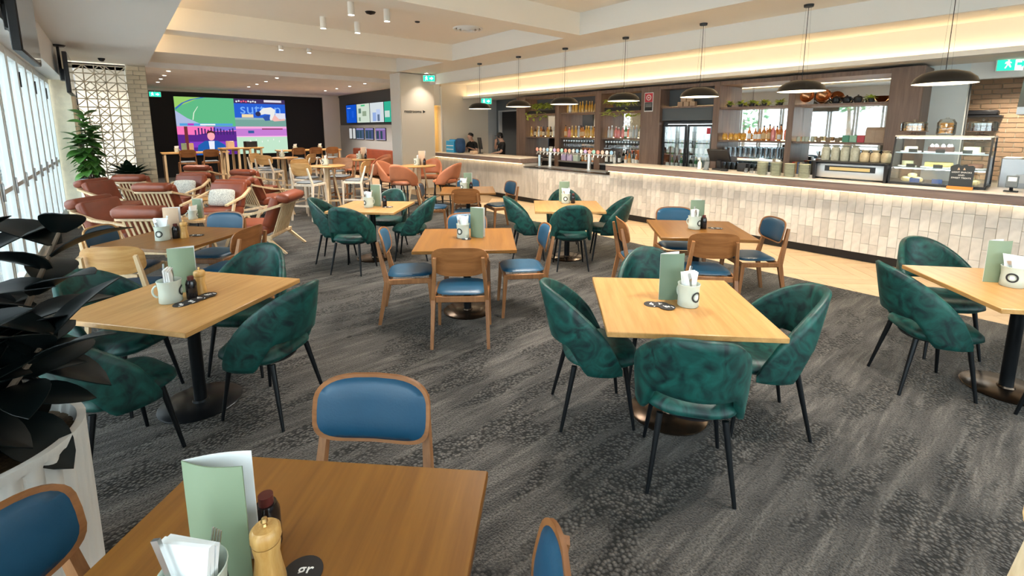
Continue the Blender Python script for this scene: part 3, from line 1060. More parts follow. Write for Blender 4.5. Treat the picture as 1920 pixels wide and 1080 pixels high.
chairs(9, TIMBER, *B_, 'chair', [
    (232, .76, 0, 0, 'showing its bare wood back, at the table near the bar end'),
    (142, .84, 0, 0, 'beside the leather stools, at the table near the bar end'),
    (-20, .84, 0, 6, 'side on before the timber floor, at the table near the bar end'),
    (55, .78, 0, 0, 'against the bar tiles, at the table near the bar end')])
chairs(8, TIMBER_HONEY, *B_, 'chair', [
    (236, .86, -.06, 6, 'showing a honey coloured back behind the rubber plant'),
    (143, .74, 0, 4, 'dark in shade below the window armchairs')])
chairs(8, TIMBER, *B_, 'chair', [
    (46, .74, 0, 0, 'pale in daylight before the pillow armchairs'),
    (-46, .78, 0, 0, 'showing a dark brown back beside a green chair')])
chairs(0, TIMBER, *B_, 'chair', [
    (45, .77, .02, 0, 'facing the menu across the walnut table by the planter'),
    (135, .72, 0, 0, 'squeezed between the walnut table and the white planter'),
    (-45, .67, .0, 0, 'seen edge on at the walnut table by the planter')])
# a further chair by the right-hand table: only one timber leg and rail reach into the picture
thing('timber_chair', 'honey timber chair of which only a leg and arm edge show on the carpet', 'chair', (1.69, -.19, 0), R(70), TIMBER_HONEY)
thing('velvet_chair', 'green velvet tub chair under the rubber plant leaves beside the white planter', 'chair', (-.13, 3.22, 0), R(22 - 90), VELVET)
# ---------------------------------------------------------------- what stands on the tables
cup_me = MB().lathe([(.0, .0), (.058, .0), (.063, .004), (.0615, .05), (.060, .08), (.064, .128), (.067, .140), (.065, .142), (.061, .128), (.057, .08), (.058, .02), (.0, .012)], 32).mesh('cup_body', M['enamel'], angle=55)
hd = [(.062 + .030 * math.sin(t), 0, .072 + .038 * math.cos(t)) for t in [R(10 + 20 * k) for k in range(9)]]
cup_hd = MB().tube(hd, .006, 8).mesh('handle', M['enamel'])
def wrap(poly, r, z0, ang0):
    return [(r * math.cos(ang0 + x / r), r * math.sin(ang0 + x / r), z0 + y) for x, y in poly]
def ring_logo():
    b = MB()
    n = 28
    for i in range(n):
        t0, t1 = 2 * math.pi * i / n, 2 * math.pi * (i + 1) / n
        q = [(ro * math.cos(t), ro * math.sin(t)) for t, ro in ((t0, .022), (t1, .022), (t1, .033), (t0, .033))]
        b.add(wrap(q, .0645, .070, R(180)), [(0, 1, 2, 3)])
    return b.mesh('logo_ring', M['ink'])
def square_logo():
    b = MB()
    b.add(wrap([(-.011, -.012), (.011, -.012), (.011, .012), (-.011, .012)], .0648, .070, R(180)), [(0, 1, 2, 3)])
    return b.mesh('logo_square', M['white_ink'])
CUP = [('cup_body', cup_me, None, [('logo_ring', ring_logo()), ('logo_square', square_logo())]), ('handle', cup_hd)]
def menu_parts(sheet, inner):
    def panel(ang, l, curve):
        b = MB()
        n = 8
        for th, mi in ((0, 0),):
            vs, fs = [], []
            for i in range(n + 1):
                t = i / n
                x, y = l * t, curve * math.sin(math.pi * t)
                for z in (0, .30):
                    vs.append((x, y + .0014, z))
                    vs.append((x, y - .0014, z))
            for i in range(n):
                a, c = i * 4, (i + 1) * 4
                fs += [(a, c, c + 2, a + 2), (a + 1, a + 3, c + 3, c + 1), (a + 2, c + 2, c + 3, a + 3), (a, a + 1, c + 1, c)]
            fs += [(0, 2, 3, 1), (n * 4, n * 4 + 1, n * 4 + 3, n * 4 + 2)]
            b.add(vs, fs, Matrix.Rotation(ang, 4, 'Z') @ Matrix.Translation((.0, 0, 0)))
        return b
    return [('cover', panel(R(0), .155, -.012).mesh('cover', sheet)), ('inner_page', panel(R(20), .150, .008).mesh('inner_page', inner))]
MENU = menu_parts(M['sage'], M['napkin'])
MENU_DEEP = menu_parts(M['sage_dark'], M['napkin'])
MENU_KRAFT = menu_parts(M['kraft'], M['napkin'])
nap = MB()
for k, (dy, dx) in enumerate(((-.011, .003), (0, -.002), (.011, .0))):
    nap.prism([(-.042, .02), (.042, .02), (.050, .14), (.061 + dx, .215 - .008 * k), (-.061 + dx, .208 - .004 * k), (-.050, .14)], -.0045, .0045, M=Matrix.Translation((0, dy, 0)) @ Matrix.Rotation(R(90), 4, 'X'))
NAPKIN = nap.mesh('napkin', M['napkin'])
fk = MB()
fk.bar((0, 0, 0), (0, 0, .13), .011, .0025, up=(0, 1, 0), w1=.016)
fk.bar((0, 0, .13), (0, .004, .165), .016, .0025, up=(0, 1, 0), w1=.024)
for x in (-.0095, -.0032, .0032, .0095):
    fk.bar((x, .004, .163), (x, .0, .205), .0034, .0025, up=(0, 1, 0))
FORK = fk.mesh('fork', M['steel'])
KNIFE = MB().bar((0, 0, 0), (0, 0, .10), .018, .0022, up=(0, 1, 0)).bar((0, 0, .10), (0, 0, .22), .014, .007, up=(0, 1, 0), w1=.018, h1=.008).mesh('knife', M['steel'])
MILL = [('mill_body', MB().lathe([(.0, 0), (.036, 0), (.037, .012), (.031, .05), (.027, .085), (.031, .112), (.030, .118), (.0, .118)], 24).mesh('mill_body', M['mill'])),
        ('mill_head', MB().lathe([(.0, .120), (.030, .120), (.034, .130), (.033, .150), (.026, .158), (.0, .159)], 24).mesh('mill_head', M['mill'])),
        ('knob', MB().lathe([(.0, .158), (.006, .160), (.004, .166), (.008, .172), (.006, .180), (.0, .182)], 14).mesh('knob', M['brass']))]
SAUCE = [('bottle_body', MB().lathe([(.0, 0), (.029, 0), (.031, .005), (.031, .10), (.024, .122), (.0, .122)], 20).mesh('bottle_body', M['blackgloss'])),
         ('cap', MB().lathe([(.0, .122), (.018, .122), (.018, .146), (.0, .147)], 16).mesh('cap', mat('dark_red_cap', (.09, .015, .012), .4)))]
co_me = MB().lathe([(.0, 0), (.048, 0), (.048, .0022), (.0, .0022)], 32).mesh('coaster', M['coaster'])
gr_me = text_mesh('logo_text', 'gr', .045, M['white_ink'])
bar_me = MB().box(-.03, -.004, -.030, -.024, .0022, .0028).mesh('logo_line', M['white_ink'])
COAST = [('disc', co_me), ('logo_text', gr_me, XF((.005, .008, .0026))), ('logo_line', bar_me)]

def on_table(k, cup=None, menu=None, sauce=None, mill=None, coasters=None, face=0.0, mface=0.0, mproto=None, caps=('fork', 'knife')):
    w = TABLES[k][4]
    z = .7505
    if cup:
        thing('utensil_cup', 'pale enamel cup with round logo on the ' + w, 'cup', (*cup, z), R(face), CUP)
        solo('napkin', NAPKIN, 'folded white napkins in the cup on the ' + w, 'napkin', M=XF((cup[0], cup[1], z + .004), R(face + 95)))
        base = XF((cup[0], cup[1], z), R(face + 95))
        if 'fork' in caps:
            solo('fork', FORK, 'steel fork leaning in the cup on the ' + w, 'fork', M=base @ XF((-.016, .029, .024), 0, 0, R(17)))
        if 'knife' in caps:
            solo('knife', KNIFE, 'steel knife leaning in the cup on the ' + w, 'knife', M=base @ XF((.016, -.029, .024), 0, 0, R(-17)))
    if menu:
        thing('menu_card', ('kraft' if mproto is MENU_KRAFT else 'sage green') + ' folded menu card upright on the ' + w, 'menu', (*menu, z), R(mface), mproto or MENU)
    if sauce:
        thing('sauce_bottle', 'small dark sauce bottle on the ' + w, 'bottle', (*sauce, z), 0, SAUCE)
    if mill:
        thing('pepper_mill', 'turned wooden pepper mill on the ' + w, 'pepper mill', (*mill, z), 0, MILL)
    for i, (x, y_, a) in enumerate(coasters or ()):
        thing('coaster', 'round black printed coaster fanned out on the ' + w, 'coaster', (x, y_, z + .0023 * i), R(a), COAST, 'coasters on the ' + w)

on_table(0, (.035, 1.105), (.045, 1.265), (.205, 1.225), (.178, 1.105), [(.245, 1.085, -38), (.215, 1.045, -30)], face=215, mface=-47)
on_table(1, (2.60, 1.395), (2.545, 1.565), None, None, [(2.44, 1.545, 10), (2.475, 1.500, 40), (2.465, 1.455, 70)], face=75, mface=-36, mproto=MENU_DEEP)
on_table(2, (.170, 3.530), (.185, 3.72), (.280, 3.515), (.335, 3.575), [(.215, 3.425, 20), (.265, 3.440, 50), (.315, 3.470, 80), (.365, 3.495, 120)], face=160, mface=-25)
on_table(3, (2.57, 3.80), (2.655, 3.790), (2.82, 3.82), None, [(2.555, 3.72, 0)], face=20, mface=-72)
on_table(4, (4.72, 2.515), (4.775, 2.60), (4.82, 2.46), None, [(4.90, 2.40, 0), (4.93, 2.35, 60)], face=85, mface=-40)
on_table(5, (2.595, 6.15), (2.68, 6.26), (2.80, 6.08), None, [(2.78, 6.01, 0), (2.82, 5.97, 60)], face=10, mface=-60)
on_table(6, (4.95, 4.64), (4.985, 4.81), (5.02, 4.56), None, None, face=40, mface=-40)
on_table(7, (4.64, .135), (4.62, .275), None, None, None, face=0, mface=-45)
on_table(8, (.262, 5.60), (.29, 5.735), (.370, 5.615), (.437, 5.585), [(.52, 5.65, 0), (.555, 5.61, 70)], face=60, mface=-40, mproto=MENU_KRAFT)
on_table(9, (4.60, 6.76), (4.70, 6.90), (4.73, 6.72), None, None, face=20, mface=-60)
# ---------------------------------------------------------------- the bar
rnd = random.Random(11)
bar = thing('bar_counter', 'long bar counter clad in glazed vertical tiles with glowing edge', 'bar', (0, 0, 0))
BX = 7.75
b = MB()
for (y0, y1, zt) in ((-1.5, 6.05, .97), (6.05, 8.72, .88), (8.72, 12.88, .96)):
    b = MB().box(BX + .013, 8.38, y0, y1, .12, zt)
    ob('bar_body', b.mesh('bar_body', M['grout']), bar)
ob('kickboard', MB().box(BX + .05, 8.3, -1.5, 12.88, 0, .12).mesh('kickboard', M['black']), bar)
for (y0, y1) in ((-1.5, 6.05), (8.72, 12.89)):
    e = ob('edge_panel', MB().rbox(7.62, 7.66, y0, y1, .975, 1.082, .003, 1).mesh('edge_panel', M['bar_edge']), bar)
    ob('underside', MB().box(7.66, 8.40, y0, y1, .972, .985).mesh('underside', M['bar_edge']), bar)
    ob('end_panel', MB().box(7.66, 8.40, y1 - .02 if y0 < 0 else y0, y1 if y0 < 0 else y0 + .02, .985, 1.082).mesh('end_panel', M['bar_edge']), bar)
    ob('worktop', MB().rbox(7.612, 8.42, y0, y1, 1.083, 1.10, .003, 1).mesh('worktop', M['stone']), bar)
    ob('led_strip', MB().box(7.690, 7.715, y0 + .02, y1 - .02, .958, .971).mesh('led_strip', M['led']), bar)
ob('tap_worktop', MB().rbox(7.73, 8.42, 6.055, 8.715, .881, .897, .003, 1).mesh('tap_worktop', M['base_metal']), bar)
ob('drip_tray', MB().box(7.95, 8.3, 6.3, 8.5, .8975, .906).mesh('drip_tray', M['steel_soft']), bar)
ob('rear_counter', MB().box(8.42, 8.62, 6.0, 8.8, .0, .84).mesh('rear_counter', M['black']), bar)

def tile_me(h, w=.0965):
    return MB().rbox(-.013, .0, -w / 2, w / 2, -h / 2 + .0015, h / 2 - .0015, .0025, 1).mesh('tile', M['tile'])
TH = .2767
t_full, t_half = tile_me(TH), tile_me(TH / 2)
far = MB()
TW = .0985
cnt = 0
off = 0
for c in range(0, 131):
    y_ = -.03 + c * TW
    top = .87 if 6.07 < y_ < 8.70 else .95
    if c % rnd.choice((1, 2, 3)) == 0:
        off = 1 - off
    z = .12
    rows = ([TH / 2] if off else []) + [TH] * 3
    for h in rows:
        if z >= top - .03:
            break
        hh = min(h, top - z)
        dx = rnd.uniform(-.0025, .0025)
        if cnt < 300:
            me = t_full if abs(hh - TH) < .004 else t_half if abs(hh - TH / 2) < .004 else tile_me(hh)
            ob('tile', me, bar, M=XF((BX + .013 + dx, y_, z + hh / 2)))
            cnt += 1
        else:
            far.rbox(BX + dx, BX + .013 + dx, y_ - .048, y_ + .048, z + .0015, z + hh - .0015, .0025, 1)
        z += h
for c in range(1, 14):
    y_ = -.03 - c * TW
    for k in range(3):
        far.rbox(BX, BX + .013, y_ - .048, y_ + .048, .12 + TH * k + .0015, .12 + TH * (k + 1) - .0015, .0025, 1)
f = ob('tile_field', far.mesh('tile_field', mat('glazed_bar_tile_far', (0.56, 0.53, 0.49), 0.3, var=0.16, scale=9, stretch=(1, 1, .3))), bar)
f['kind'] = 'stuff'

# ---------------------------------------------------------------- walls behind the bar
for nm in ('wall_right',):
    o = bpy.data.objects[nm]
    me = MB().box(XB, XB + .15, 1.07, 11.15, 0, 4.0).box(XB, XB + .15, 12.75, 13.05, 0, 4.0).box(XB, XB + .15, 11.15, 12.75, 2.42, 4.0).mesh(nm, M['slate'])
    o.data = me
struct('wall_right_near', boxm('wall_right_near', XB - .25, XB - .10, 1.07, 1.62, 0, 2.8, mat('pale_duck_egg_paint', (.74, .80, .80), .55)), label='pale blue grey wall panel beside the back bar')
struct('wall_lintel', boxm('wall_lintel', XB - .25, XB - .10, Y0, 1.07, 2.56, 2.8, M['white']), label='pale lintel over the kitchen opening')
kw = struct('wall_kitchen', boxm('wall_kitchen', 11.6, 11.75, -1.5, 2.4, 0, 3.2, M['mortar']), label='tan glazed brick wall inside the kitchen')
kb = MB().rbox(-.012, .02, -.112, .112, -.036, .036, .004, 1).mesh('brick', M['tanbrick'])
for r_ in range(22):
    for c in range(6):
        ob('brick', kb, kw, M=XF((11.59, .35 + c * .234 + (.117 if r_ % 2 else 0), .98 + r_ * .082)))
struct('ceiling_kitchen', boxm('ceiling_kitchen', XB - .1, 11.75, -1.5, 2.4, 2.75, 2.85, M['white']))
struct('wall_kitchen_end', boxm('wall_kitchen_end', XB - .1, 11.75, -1.6, -1.5, 0, 2.8, M['white']))
struct('wall_kitchen_far', boxm('wall_kitchen_far', XB + .15, 11.75, 2.4, 2.5, 0, 2.8, M['white']))
struct('wall_right_end', boxm('wall_right_end', XB, XB + .15, Y0, -1.5, 0, 4.0, M['white']))
spot_light('kitchen_downlight', (10.8, .6, 2.7), 90, (1, .86, .68), 140)
# staff door behind the till
dw = ob('door_1', MB().box(XB - .02, XB + .10, 11.10, 11.16, 0, 2.44).box(XB - .02, XB + .10, 12.72, 12.78, 0, 2.44).box(XB - .02, XB + .10, 11.16, 12.72, 2.40, 2.44).mesh('door_frame', M['grey_wall']))
dw['kind'] = 'structure'
ds = struct('wall_store', boxm('wall_store', 11.6, 11.7, 10.8, 13.2, 0, 2.6, M['mortar']), label='rust brick wall seen through the staff door')
sb = MB().rbox(-.012, .02, -.112, .112, -.036, .036, .004, 1).mesh('brick', M['rustbrick'])
for r_ in range(20):
    for c in range(9):
        ob('brick', sb, ds, M=XF((11.59, 11.0 + c * .234 + (.117 if r_ % 2 else 0), .9 + r_ * .082)))
struct('ceiling_store', boxm('ceiling_store', XB + .15, 11.7, 10.8, 13.2, 2.5, 2.6, M['slate']))
solo('door_leaf', MB().rbox(XB - .62, XB - .01, 11.02, 11.06, .02, 2.38, .004, 1).mesh('door_leaf', M['grey_wall']), 'grey staff door standing open beside the back bar', 'door')

# ---------------------------------------------------------------- back bar joinery
FX, RX, CZ = 9.30, 9.78, .97
bb = thing('back_bar', 'smoked oak back bar with lit shelves and mirror backs', 'shelving', (0, 0, 0))
BAYS = [(10.40, 9.18), (9.02, 7.77), (7.58, 6.42), (5.92, 4.705), (4.58, 3.32), (3.216, 1.885)]
posts = [(10.40, 10.80), (9.02, 9.18), (7.58, 7.77), (5.92, 6.42), (4.58, 4.705), (3.216, 3.32), (1.485, 1.885)]
for (a, c) in posts:
    ob('post', MB().rbox(FX, XB - .02, a, c, 0, 2.76, .004, 1).mesh('post', M['bar_wood']), bb)
for i, (a, c) in enumerate(BAYS):
    lo, hi = c, a
    w = lambda x0, x1, z0, z1, m, nm: ob(nm, MB().box(x0, x1, lo + .002, hi - .002, z0, z1).mesh(nm, m), bb)
    w(FX + .01, XB - .02, 2.68, 2.755, M['bar_wood'], 'top_rail')
    if i < 3:
        w(RX, RX + .02, 2.28, 2.68, M['slate'], 'back_panel')
        w(RX, RX + .01, 1.0, 2.25, M['mirror'], 'mirror')
    elif i == 3:
        w(RX - .12, RX, 2.32, 2.68, M['slate'], 'back_panel')
        w(FX + .10, FX + .14, 2.0, 2.29, M['slate'], 'fascia')
    else:
        w(RX, RX + .01, 1.0, 2.68, M['mirror'], 'mirror')
    for z in ((2.25, 1.60) if i != 3 else (2.30,)):
        sh = w(FX + .06, RX, z - .035, z, M['bar_wood'], 'shelf')
        ob('led_strip', MB().box(RX - .03, RX - .012, lo + .02, hi - .02, z + .001, z + .008).mesh('led_strip', emis('shelf_led', (1, .66, .3), 11.0)), sh)
    if i != 3:
        w(FX - .02, RX, CZ - .04, CZ, M['steel_soft'] if i < 3 else M['bar_edge'], 'worktop')
        w(FX + .03, XB - .02, 0, CZ - .05, M['black'], 'undercounter')

# ---------------------------------------------------------------- bottles and glasses
def bottle_mesh(h, r, neck, glass, cap, label=None, sh=.58):
    b = MB()
    b.lathe([(0, 0), (r * .96, 0), (r, .008), (r, h * sh), (r * .85, h * (sh + .07)), (neck, h * (sh + .18)), (neck, h * .90), (0, h * .90)], 12, mi=0)
    b.lathe([(0, h * .90), (neck * 1.15, h * .90), (neck * 1.15, h), (0, h)], 10, mi=1)
    ms = [glass, cap]
    if label:
        b.lathe([(r * 1.02, h * .12), (r * 1.03, h * .13), (r * 1.03, h * .48), (r * 1.02, h * .49)], 12, mi=2)
        ms.append(label)
    return b.mesh('bottle', ms)
def gl(name, c, tr=.0): return mat(name, c, .08, spec=.6, coat=.3)
gold, clearg, greeng, pinkg, brownG, amber = gl('gold_spirit', (.62, .36, .06)), gl('clear_spirit', (.62, .64, .62)), gl('green_spirit', (.06, .22, .10)), gl('pink_spirit', (.72, .25, .25)), gl('dark_spirit', (.06, .025, .012)), gl('amber_spirit', (.55, .20, .04))
wineg = gl('wine_glass_green', (.012, .018, .012))
paper, capd, capg, capw = M['napkin'], M['black'], M['brass'], M['white']
BOT = {
    'gold': (bottle_mesh(.29, .036, .013, gold, capg, None, .55), 'gold'),
    'clear': (bottle_mesh(.31, .037, .014, clearg, capw, paper), 'clear'),
    'pink': (bottle_mesh(.27, .042, .014, pinkg, capw, None, .6), 'pink'),
    'dark': (bottle_mesh(.30, .038, .014, brownG, capd, mat('cream_label', (.66, .58, .42), .7)), 'dark'),
    'amber': (bottle_mesh(.30, .038, .014, amber, capd, mat('tan_label', (.62, .45, .25), .7)), 'amber'),
    'green': (bottle_mesh(.31, .036, .014, greeng, capg, paper), 'green'),
    'wine': (bottle_mesh(.31, .039, .015, wineg, capd, paper), 'dark wine'),
    'orange': (bottle_mesh(.26, .036, .014, gl('orange_spirit', (.72, .26, .08)), capw, paper), 'orange'),
    'silver': (bottle_mesh(.30, .036, .013, gl('silver_spirit', (.48, .52, .55)), M['steel'], None, .6), 'silver'),
}
def row(kinds, y_hi, y_lo, x, z, where, jx=.03):
    n = len(kinds)
    for i, k in enumerate(kinds):
        me, cl = BOT[k]
        yy = y_hi - (y_hi - y_lo) * (i + .5) / n
        o = solo('bottle', me, '%s bottle %s' % (cl, where), 'bottle', (x + rnd.uniform(-jx, jx), yy, z + .001), rnd.uniform(0, 6), 'bottles ' + where)
        s = rnd.uniform(.92, 1.08)
        o.scale = (1, 1, s)
K = lambda s: [dict(g='gold', c='clear', p='pink', d='dark', a='amber', n='green', w='wine', o='orange', s='silver')[q] for q in s]
row(K('gdgcadagdca'), 10.34, 9.24, 9.50, 1.60, 'on the middle shelf below the trailing plant by the door', .05)
row(K('gcgggggggg'), 8.93, 7.83, 9.48, 2.25, 'on the high shelf between the two trailing plants')
row(K('apggsaaggga'), 8.97, 7.83, 9.50, 1.60, 'on the middle shelf between the two trailing plants', .05)
row(K('sspppncssc'), 7.52, 6.48, 9.50, 1.60, 'on the middle shelf below the plant by the red notice', .04)
row(K('wwnwwaowow'), 8.97, 7.83, 9.56, CZ, 'on the steel back counter in the middle bottle bay', .04)
row(K('wwcw'), 7.52, 7.05, 9.46, CZ, 'on the steel back counter behind the tall tap column', .04)
row(K('oawoo'), 6.95, 6.44, 9.46, CZ, 'on the steel back counter below the red notice', .02)
row(K('oooaapo'), 4.06, 3.46, 9.48, 1.60, 'on the mirror shelf above the order terminal', .04)
jar = MB().lathe([(0, 0), (.045, 0), (.048, .01), (.048, .10), (.038, .115), (0, .115)], 14, mi=0).lathe([(0, .115), (.040, .115), (.040, .14), (0, .14)], 14, mi=1).mesh('jar', [gl('honey_jar', (.68, .36, .05)), M['mill']])
for i in range(4):
    solo('storage_jar', jar, 'honey coloured storage jar on the mirror shelf beside the drinks fridge', 'jar', (9.46 + .03 * (i % 2), 4.50 - i * .115, 1.601), 0, 'honey jars on the mirror shelf')
# hanging / stacked glassware
tum = MB().lathe([(0, 0), (.030, 0), (.036, .12), (.033, .12), (.028, .008), (0, .008)], 12).mesh('tumbler', M['tumbler'])
wgl = MB().lathe([(0, 0), (.034, .002), (.006, .008), (.005, .075), (.03, .10), (.040, .135), (.034, .185), (.031, .185), (.036, .135), (.0, .085)], 12).mesh('wine_glass', M['tumbler'])
for (hi, lo, where) in ((8.97, 7.82, 'middle bottle bay'), (7.53, 6.47, 'bay below the red notice')):
    ob('glass_shelf', MB().box(FX + .1, RX - .01, lo, hi, 1.335, 1.343).mesh('glass_shelf', M['clear']), bb)
    for r_ in range(2):
        for i in range(12):
            solo('wine_glass', wgl, 'stemmed wine glass lined up on the glass shelf in the ' + where, 'glass', (9.42 + .16 * r_, hi - .05 - i * (hi - lo - .1) / 11.5, 1.3435), 0, 'wine glasses in the ' + where)
for (hi, lo, where) in ((4.50, 3.38, 'order terminal bay'), (2.58, 1.95, 'coffee machine bay')):
    ob('glass_shelf', MB().box(FX + .1, RX - .01, lo, hi, 1.27, 1.278).mesh('glass_shelf', M['clear']), bb)
    for z, s in ((1.279, 1), (CZ + .001, 1)):
        for r_ in range(2):
            for i in range(11 if hi > 4 else 7):
                o = solo('tumbler', tum, 'clear tumbler stacked under the mirror shelf in the ' + where, 'glass', (9.42 + .14 * r_, hi - .05 - i * (hi - lo - .1) / (10.5 if hi > 4 else 6.5), z), 0, 'tumblers in the ' + where)
                o.scale = (1.15, 1.15, 1.5)

# trailing plants and small pots on the high shelves
lf = leafcard('leaf', M['leaf_lime'], .11, .030, .5, .2, 3)
def trailing(y_hi, y_lo, label):
    t = thing('trailing_plant', label, 'plant', (9.42, (y_hi + y_lo) / 2, 2.251))
    L_ = y_hi - y_lo
    ob('trough', MB().rbox(-.06, .10, -L_ / 2 + .04, L_ / 2 - .04, 0, .09, .006, 1).mesh('trough', M['black']), t)
    for k in range(150):
        p = (rnd.uniform(-.16, .08), rnd.uniform(-L_ / 2 + .17, L_ / 2 - .17), rnd.uniform(.16, .27))
        if k % 5 == 0: p = (rnd.uniform(-.30, -.24), p[1], rnd.uniform(-.14, .05))
        ob('leaf', lf, t, M=XF(p, rnd.uniform(0, 6.3), rnd.uniform(-.35, .8), rnd.uniform(-.5, .5), rnd.uniform(.8, 1.2)))
trailing(10.38, 9.20, 'lime green trailing plant on the high shelf beside the staff door')
trailing(7.56, 6.44, 'lime green trailing plant on the high shelf beside the red notice')
def tuft(loc, label, m=M['leaf_lime'], s=1.0):
    t = thing('small_plant', label, 'plant', loc, 0, [('pot', MB().lathe([(0, 0), (.04, 0), (.05, .06), (.042, .06), (.04, .05), (0, .05)], 14).mesh('pot', M['black']))])
    l2 = leafcard('leaf', m, .10, .028, .4, .2, 3)
    for k in range(26):
        ob('leaf', l2, t, M=XF((0, 0, .05), rnd.uniform(0, 6.3), rnd.uniform(.1, 1.3), 0, s * rnd.uniform(.7, 1.1)))
for i, (y_, wd) in enumerate(((4.44, 'beside the drinks fridge'), (4.22, 'second from the drinks fridge'), (4.0, 'in the middle of the order terminal bay'), (3.78, 'right of centre in the order terminal bay'), (3.50, 'by the post, order terminal bay'), (2.14, 'above the paper bags'))):
    tuft((9.44, y_, 2.251), 'leafy pot plant on the high mirror shelf ' + wd)
# ---------------------------------------------------------------- on and behind the bar
rnd = random.Random(5)
ZT = 1.1005
# drinks fridge in its bay
fr = thing('drinks_fridge', 'black two-door glass drinks fridge full of bottles', 'fridge', (9.44, 5.31, 0))
ob('fridge_shell', MB().box(.29, .33, -.59, .59, 0, 1.98).box(0, .29, -.59, -.57, 0, 1.98).box(0, .29, .57, .59, 0, 1.98).box(0, .29, -.57, .57, 1.93, 1.98).box(0, .29, -.57, .57, 0, .25).mesh('fridge_shell', M['black']), fr)
ob('fridge_lining', MB().box(.275, .288, -.565, .565, .26, 1.92).mesh('fridge_lining', mat('fridge_lining', (.55, .60, .62), .4)), fr)
for z in (.55, .92, 1.26, 1.58):
    ob('shelf', MB().box(.03, .27, -.565, .565, z - .008, z).mesh('shelf', M['steel_soft']), fr)
ob('light', MB().box(.04, .07, -.5, .5, 1.90, 1.925).mesh('light', emis('fridge_light', (.85, .95, 1), 6.0)), fr)
for s in (-1, 1):
    d = ob('door', MB().box(-.03, -.002, s * .295 - .285, s * .295 - .245, .27, 1.92).box(-.03, -.002, s * .295 + .245, s * .295 + .285, .27, 1.92).box(-.03, -.002, s * .295 - .245, s * .295 + .245, 1.87, 1.92).box(-.03, -.002, s * .295 - .245, s * .295 + .245, .27, .33).mesh('door', M['black']), fr)
    ob('pane', MB().box(-.018, -.012, s * .295 - .25, s * .295 + .25, .32, 1.88).mesh('pane', M['clear']), d)
    ob('handle', MB().rbox(-.05, -.03, s * .04 - .008, s * .04 + .008, .9, 1.4, .004, 1).mesh('handle', M['black']), d)
ob('sticker', MB().box(-.0195, -.0185, -.52, -.44, 1.72, 1.84).mesh('sticker', M['red']), fr)
for z, kk in ((.92, K('wnwnwwnncn')), (1.26, K('nncnnwncnn')), (1.58, K('cscssccscs'))):
    for i, k in enumerate(kk):
        solo('bottle', BOT[k][0], '%s bottle chilling on a shelf inside the drinks fridge' % BOT[k][1], 'bottle', (9.55, 5.31 + .51 - i * .113, z + .001), 0, 'bottles in the drinks fridge')
# little stacked blocks in the niche above
blk = MB().rbox(-.05, .05, -.06, .06, 0, .10, .005, 1).mesh('display_block', M['kraft'])
for i, (dy, dz) in enumerate(((-.20, 0), (-.06, 0), (.08, 0), (-.13, .101), (.01, .101))):
    solo('display_block', blk, ('kraft tasting box in the niche over the drinks fridge, lower row' if dz == 0 else 'kraft tasting box stacked on top over the drinks fridge'), 'box', (9.5, 5.45 + dy, 2.301 + dz), 0, 'tasting boxes over the drinks fridge')

# red notice on the wide post
nt = thing('fire_notice', 'red and black framed notice with a white ring symbol', 'sign', (FX - .006, 6.21, 2.42), R(-90))
ob('plate', MB().rbox(-.115, .115, -.006, .004, -.21, .21, .004, 1).mesh('plate', M['napkin']), nt)
ob('red_field', MB().box(-.10, .10, -.008, -.006, .0, .195).mesh('red_field', M['red']), nt)
ob('black_field', MB().box(-.10, .10, -.008, -.006, -.19, -.005).mesh('black_field', M['ink']), nt)
ob('ring', MB().lathe([(.045, 0), (.065, 0), (.065, .002), (.045, .002), (.045, 0)], 24, caps=False, M=Matrix.Translation((0, -.008, .10)) @ Matrix.Rotation(R(90), 4, 'X')).lathe([(0, 0), (.020, 0), (.020, .002), (0, .002)], 16, M=Matrix.Translation((0, -.008, .10)) @ Matrix.Rotation(R(90), 4, 'X')).mesh('ring', M['white_ink']), nt)
for z in (-.04, -.07, -.10):
    ob('text_line', MB().box(-.08, .08, -.0085, -.008, z - .008, z + .003).mesh('text_line', M['grey_wall']), nt)

# beer font: columns, cross pipe and a row of badge taps
bf = thing('beer_font', 'steel beer font with a long row of round coloured tap badges', 'beer tap', (8.16, 0, .9065))
for y_, r_ in ((8.20, .042), (6.95, .042)):
    ob('column', MB().lathe([(r_ * 1.5, 0), (r_ * 1.5, .015), (r_, .02), (r_, .36), (r_ * .9, .37), (0, .37)], 20, M=Matrix.Translation((0, y_, 0))).mesh('column', M['steel_soft']), bf)
ob('cross_pipe', MB().tube([(0, 9.0 - .35, .345), (0, 6.25, .345)], .022, 12).mesh('cross_pipe', M['steel_soft']), bf)
badge_cols = [(.7, .25, .2), (.75, .45, .35), (.62, .62, .66), (.3, .5, .7), (.75, .7, .6), (.45, .35, .6), (.7, .3, .25), (.3, .55, .5)]
bms = [mat('tap_badge', c, .35) for c in badge_cols]
for i in range(20):
    y_ = 8.60 - i * .122
    t = ob('tap', MB().tube([(0, y_, .345), (-.05, y_, .335), (-.075, y_, .29)], .009, 8).tube([(-.04, y_, .345), (-.045, y_, .40)], .008, 8).mesh('tap', M['steel']), bf)
    ob('badge', MB().lathe([(0, 0), (.042, 0), (.045, .006), (.042, .012), (0, .012)], 18, M=Matrix.Translation((-.055, y_, .41)) @ Matrix.Rotation(R(-90), 4, 'Y')).mesh('badge', bms[i % 8]), t)
solo('steel_cylinder', MB().lathe([(.04, 0), (.04, .01), (.032, .014), (.032, .26), (.03, .27), (0, .27)], 18).mesh('water_tap_column', mat('pale_blue_can', (.45, .6, .72), .3, .3)), 'pale blue cylinder standing at the end of the tap counter', 'cylinder', (8.2, 8.62, .8985))
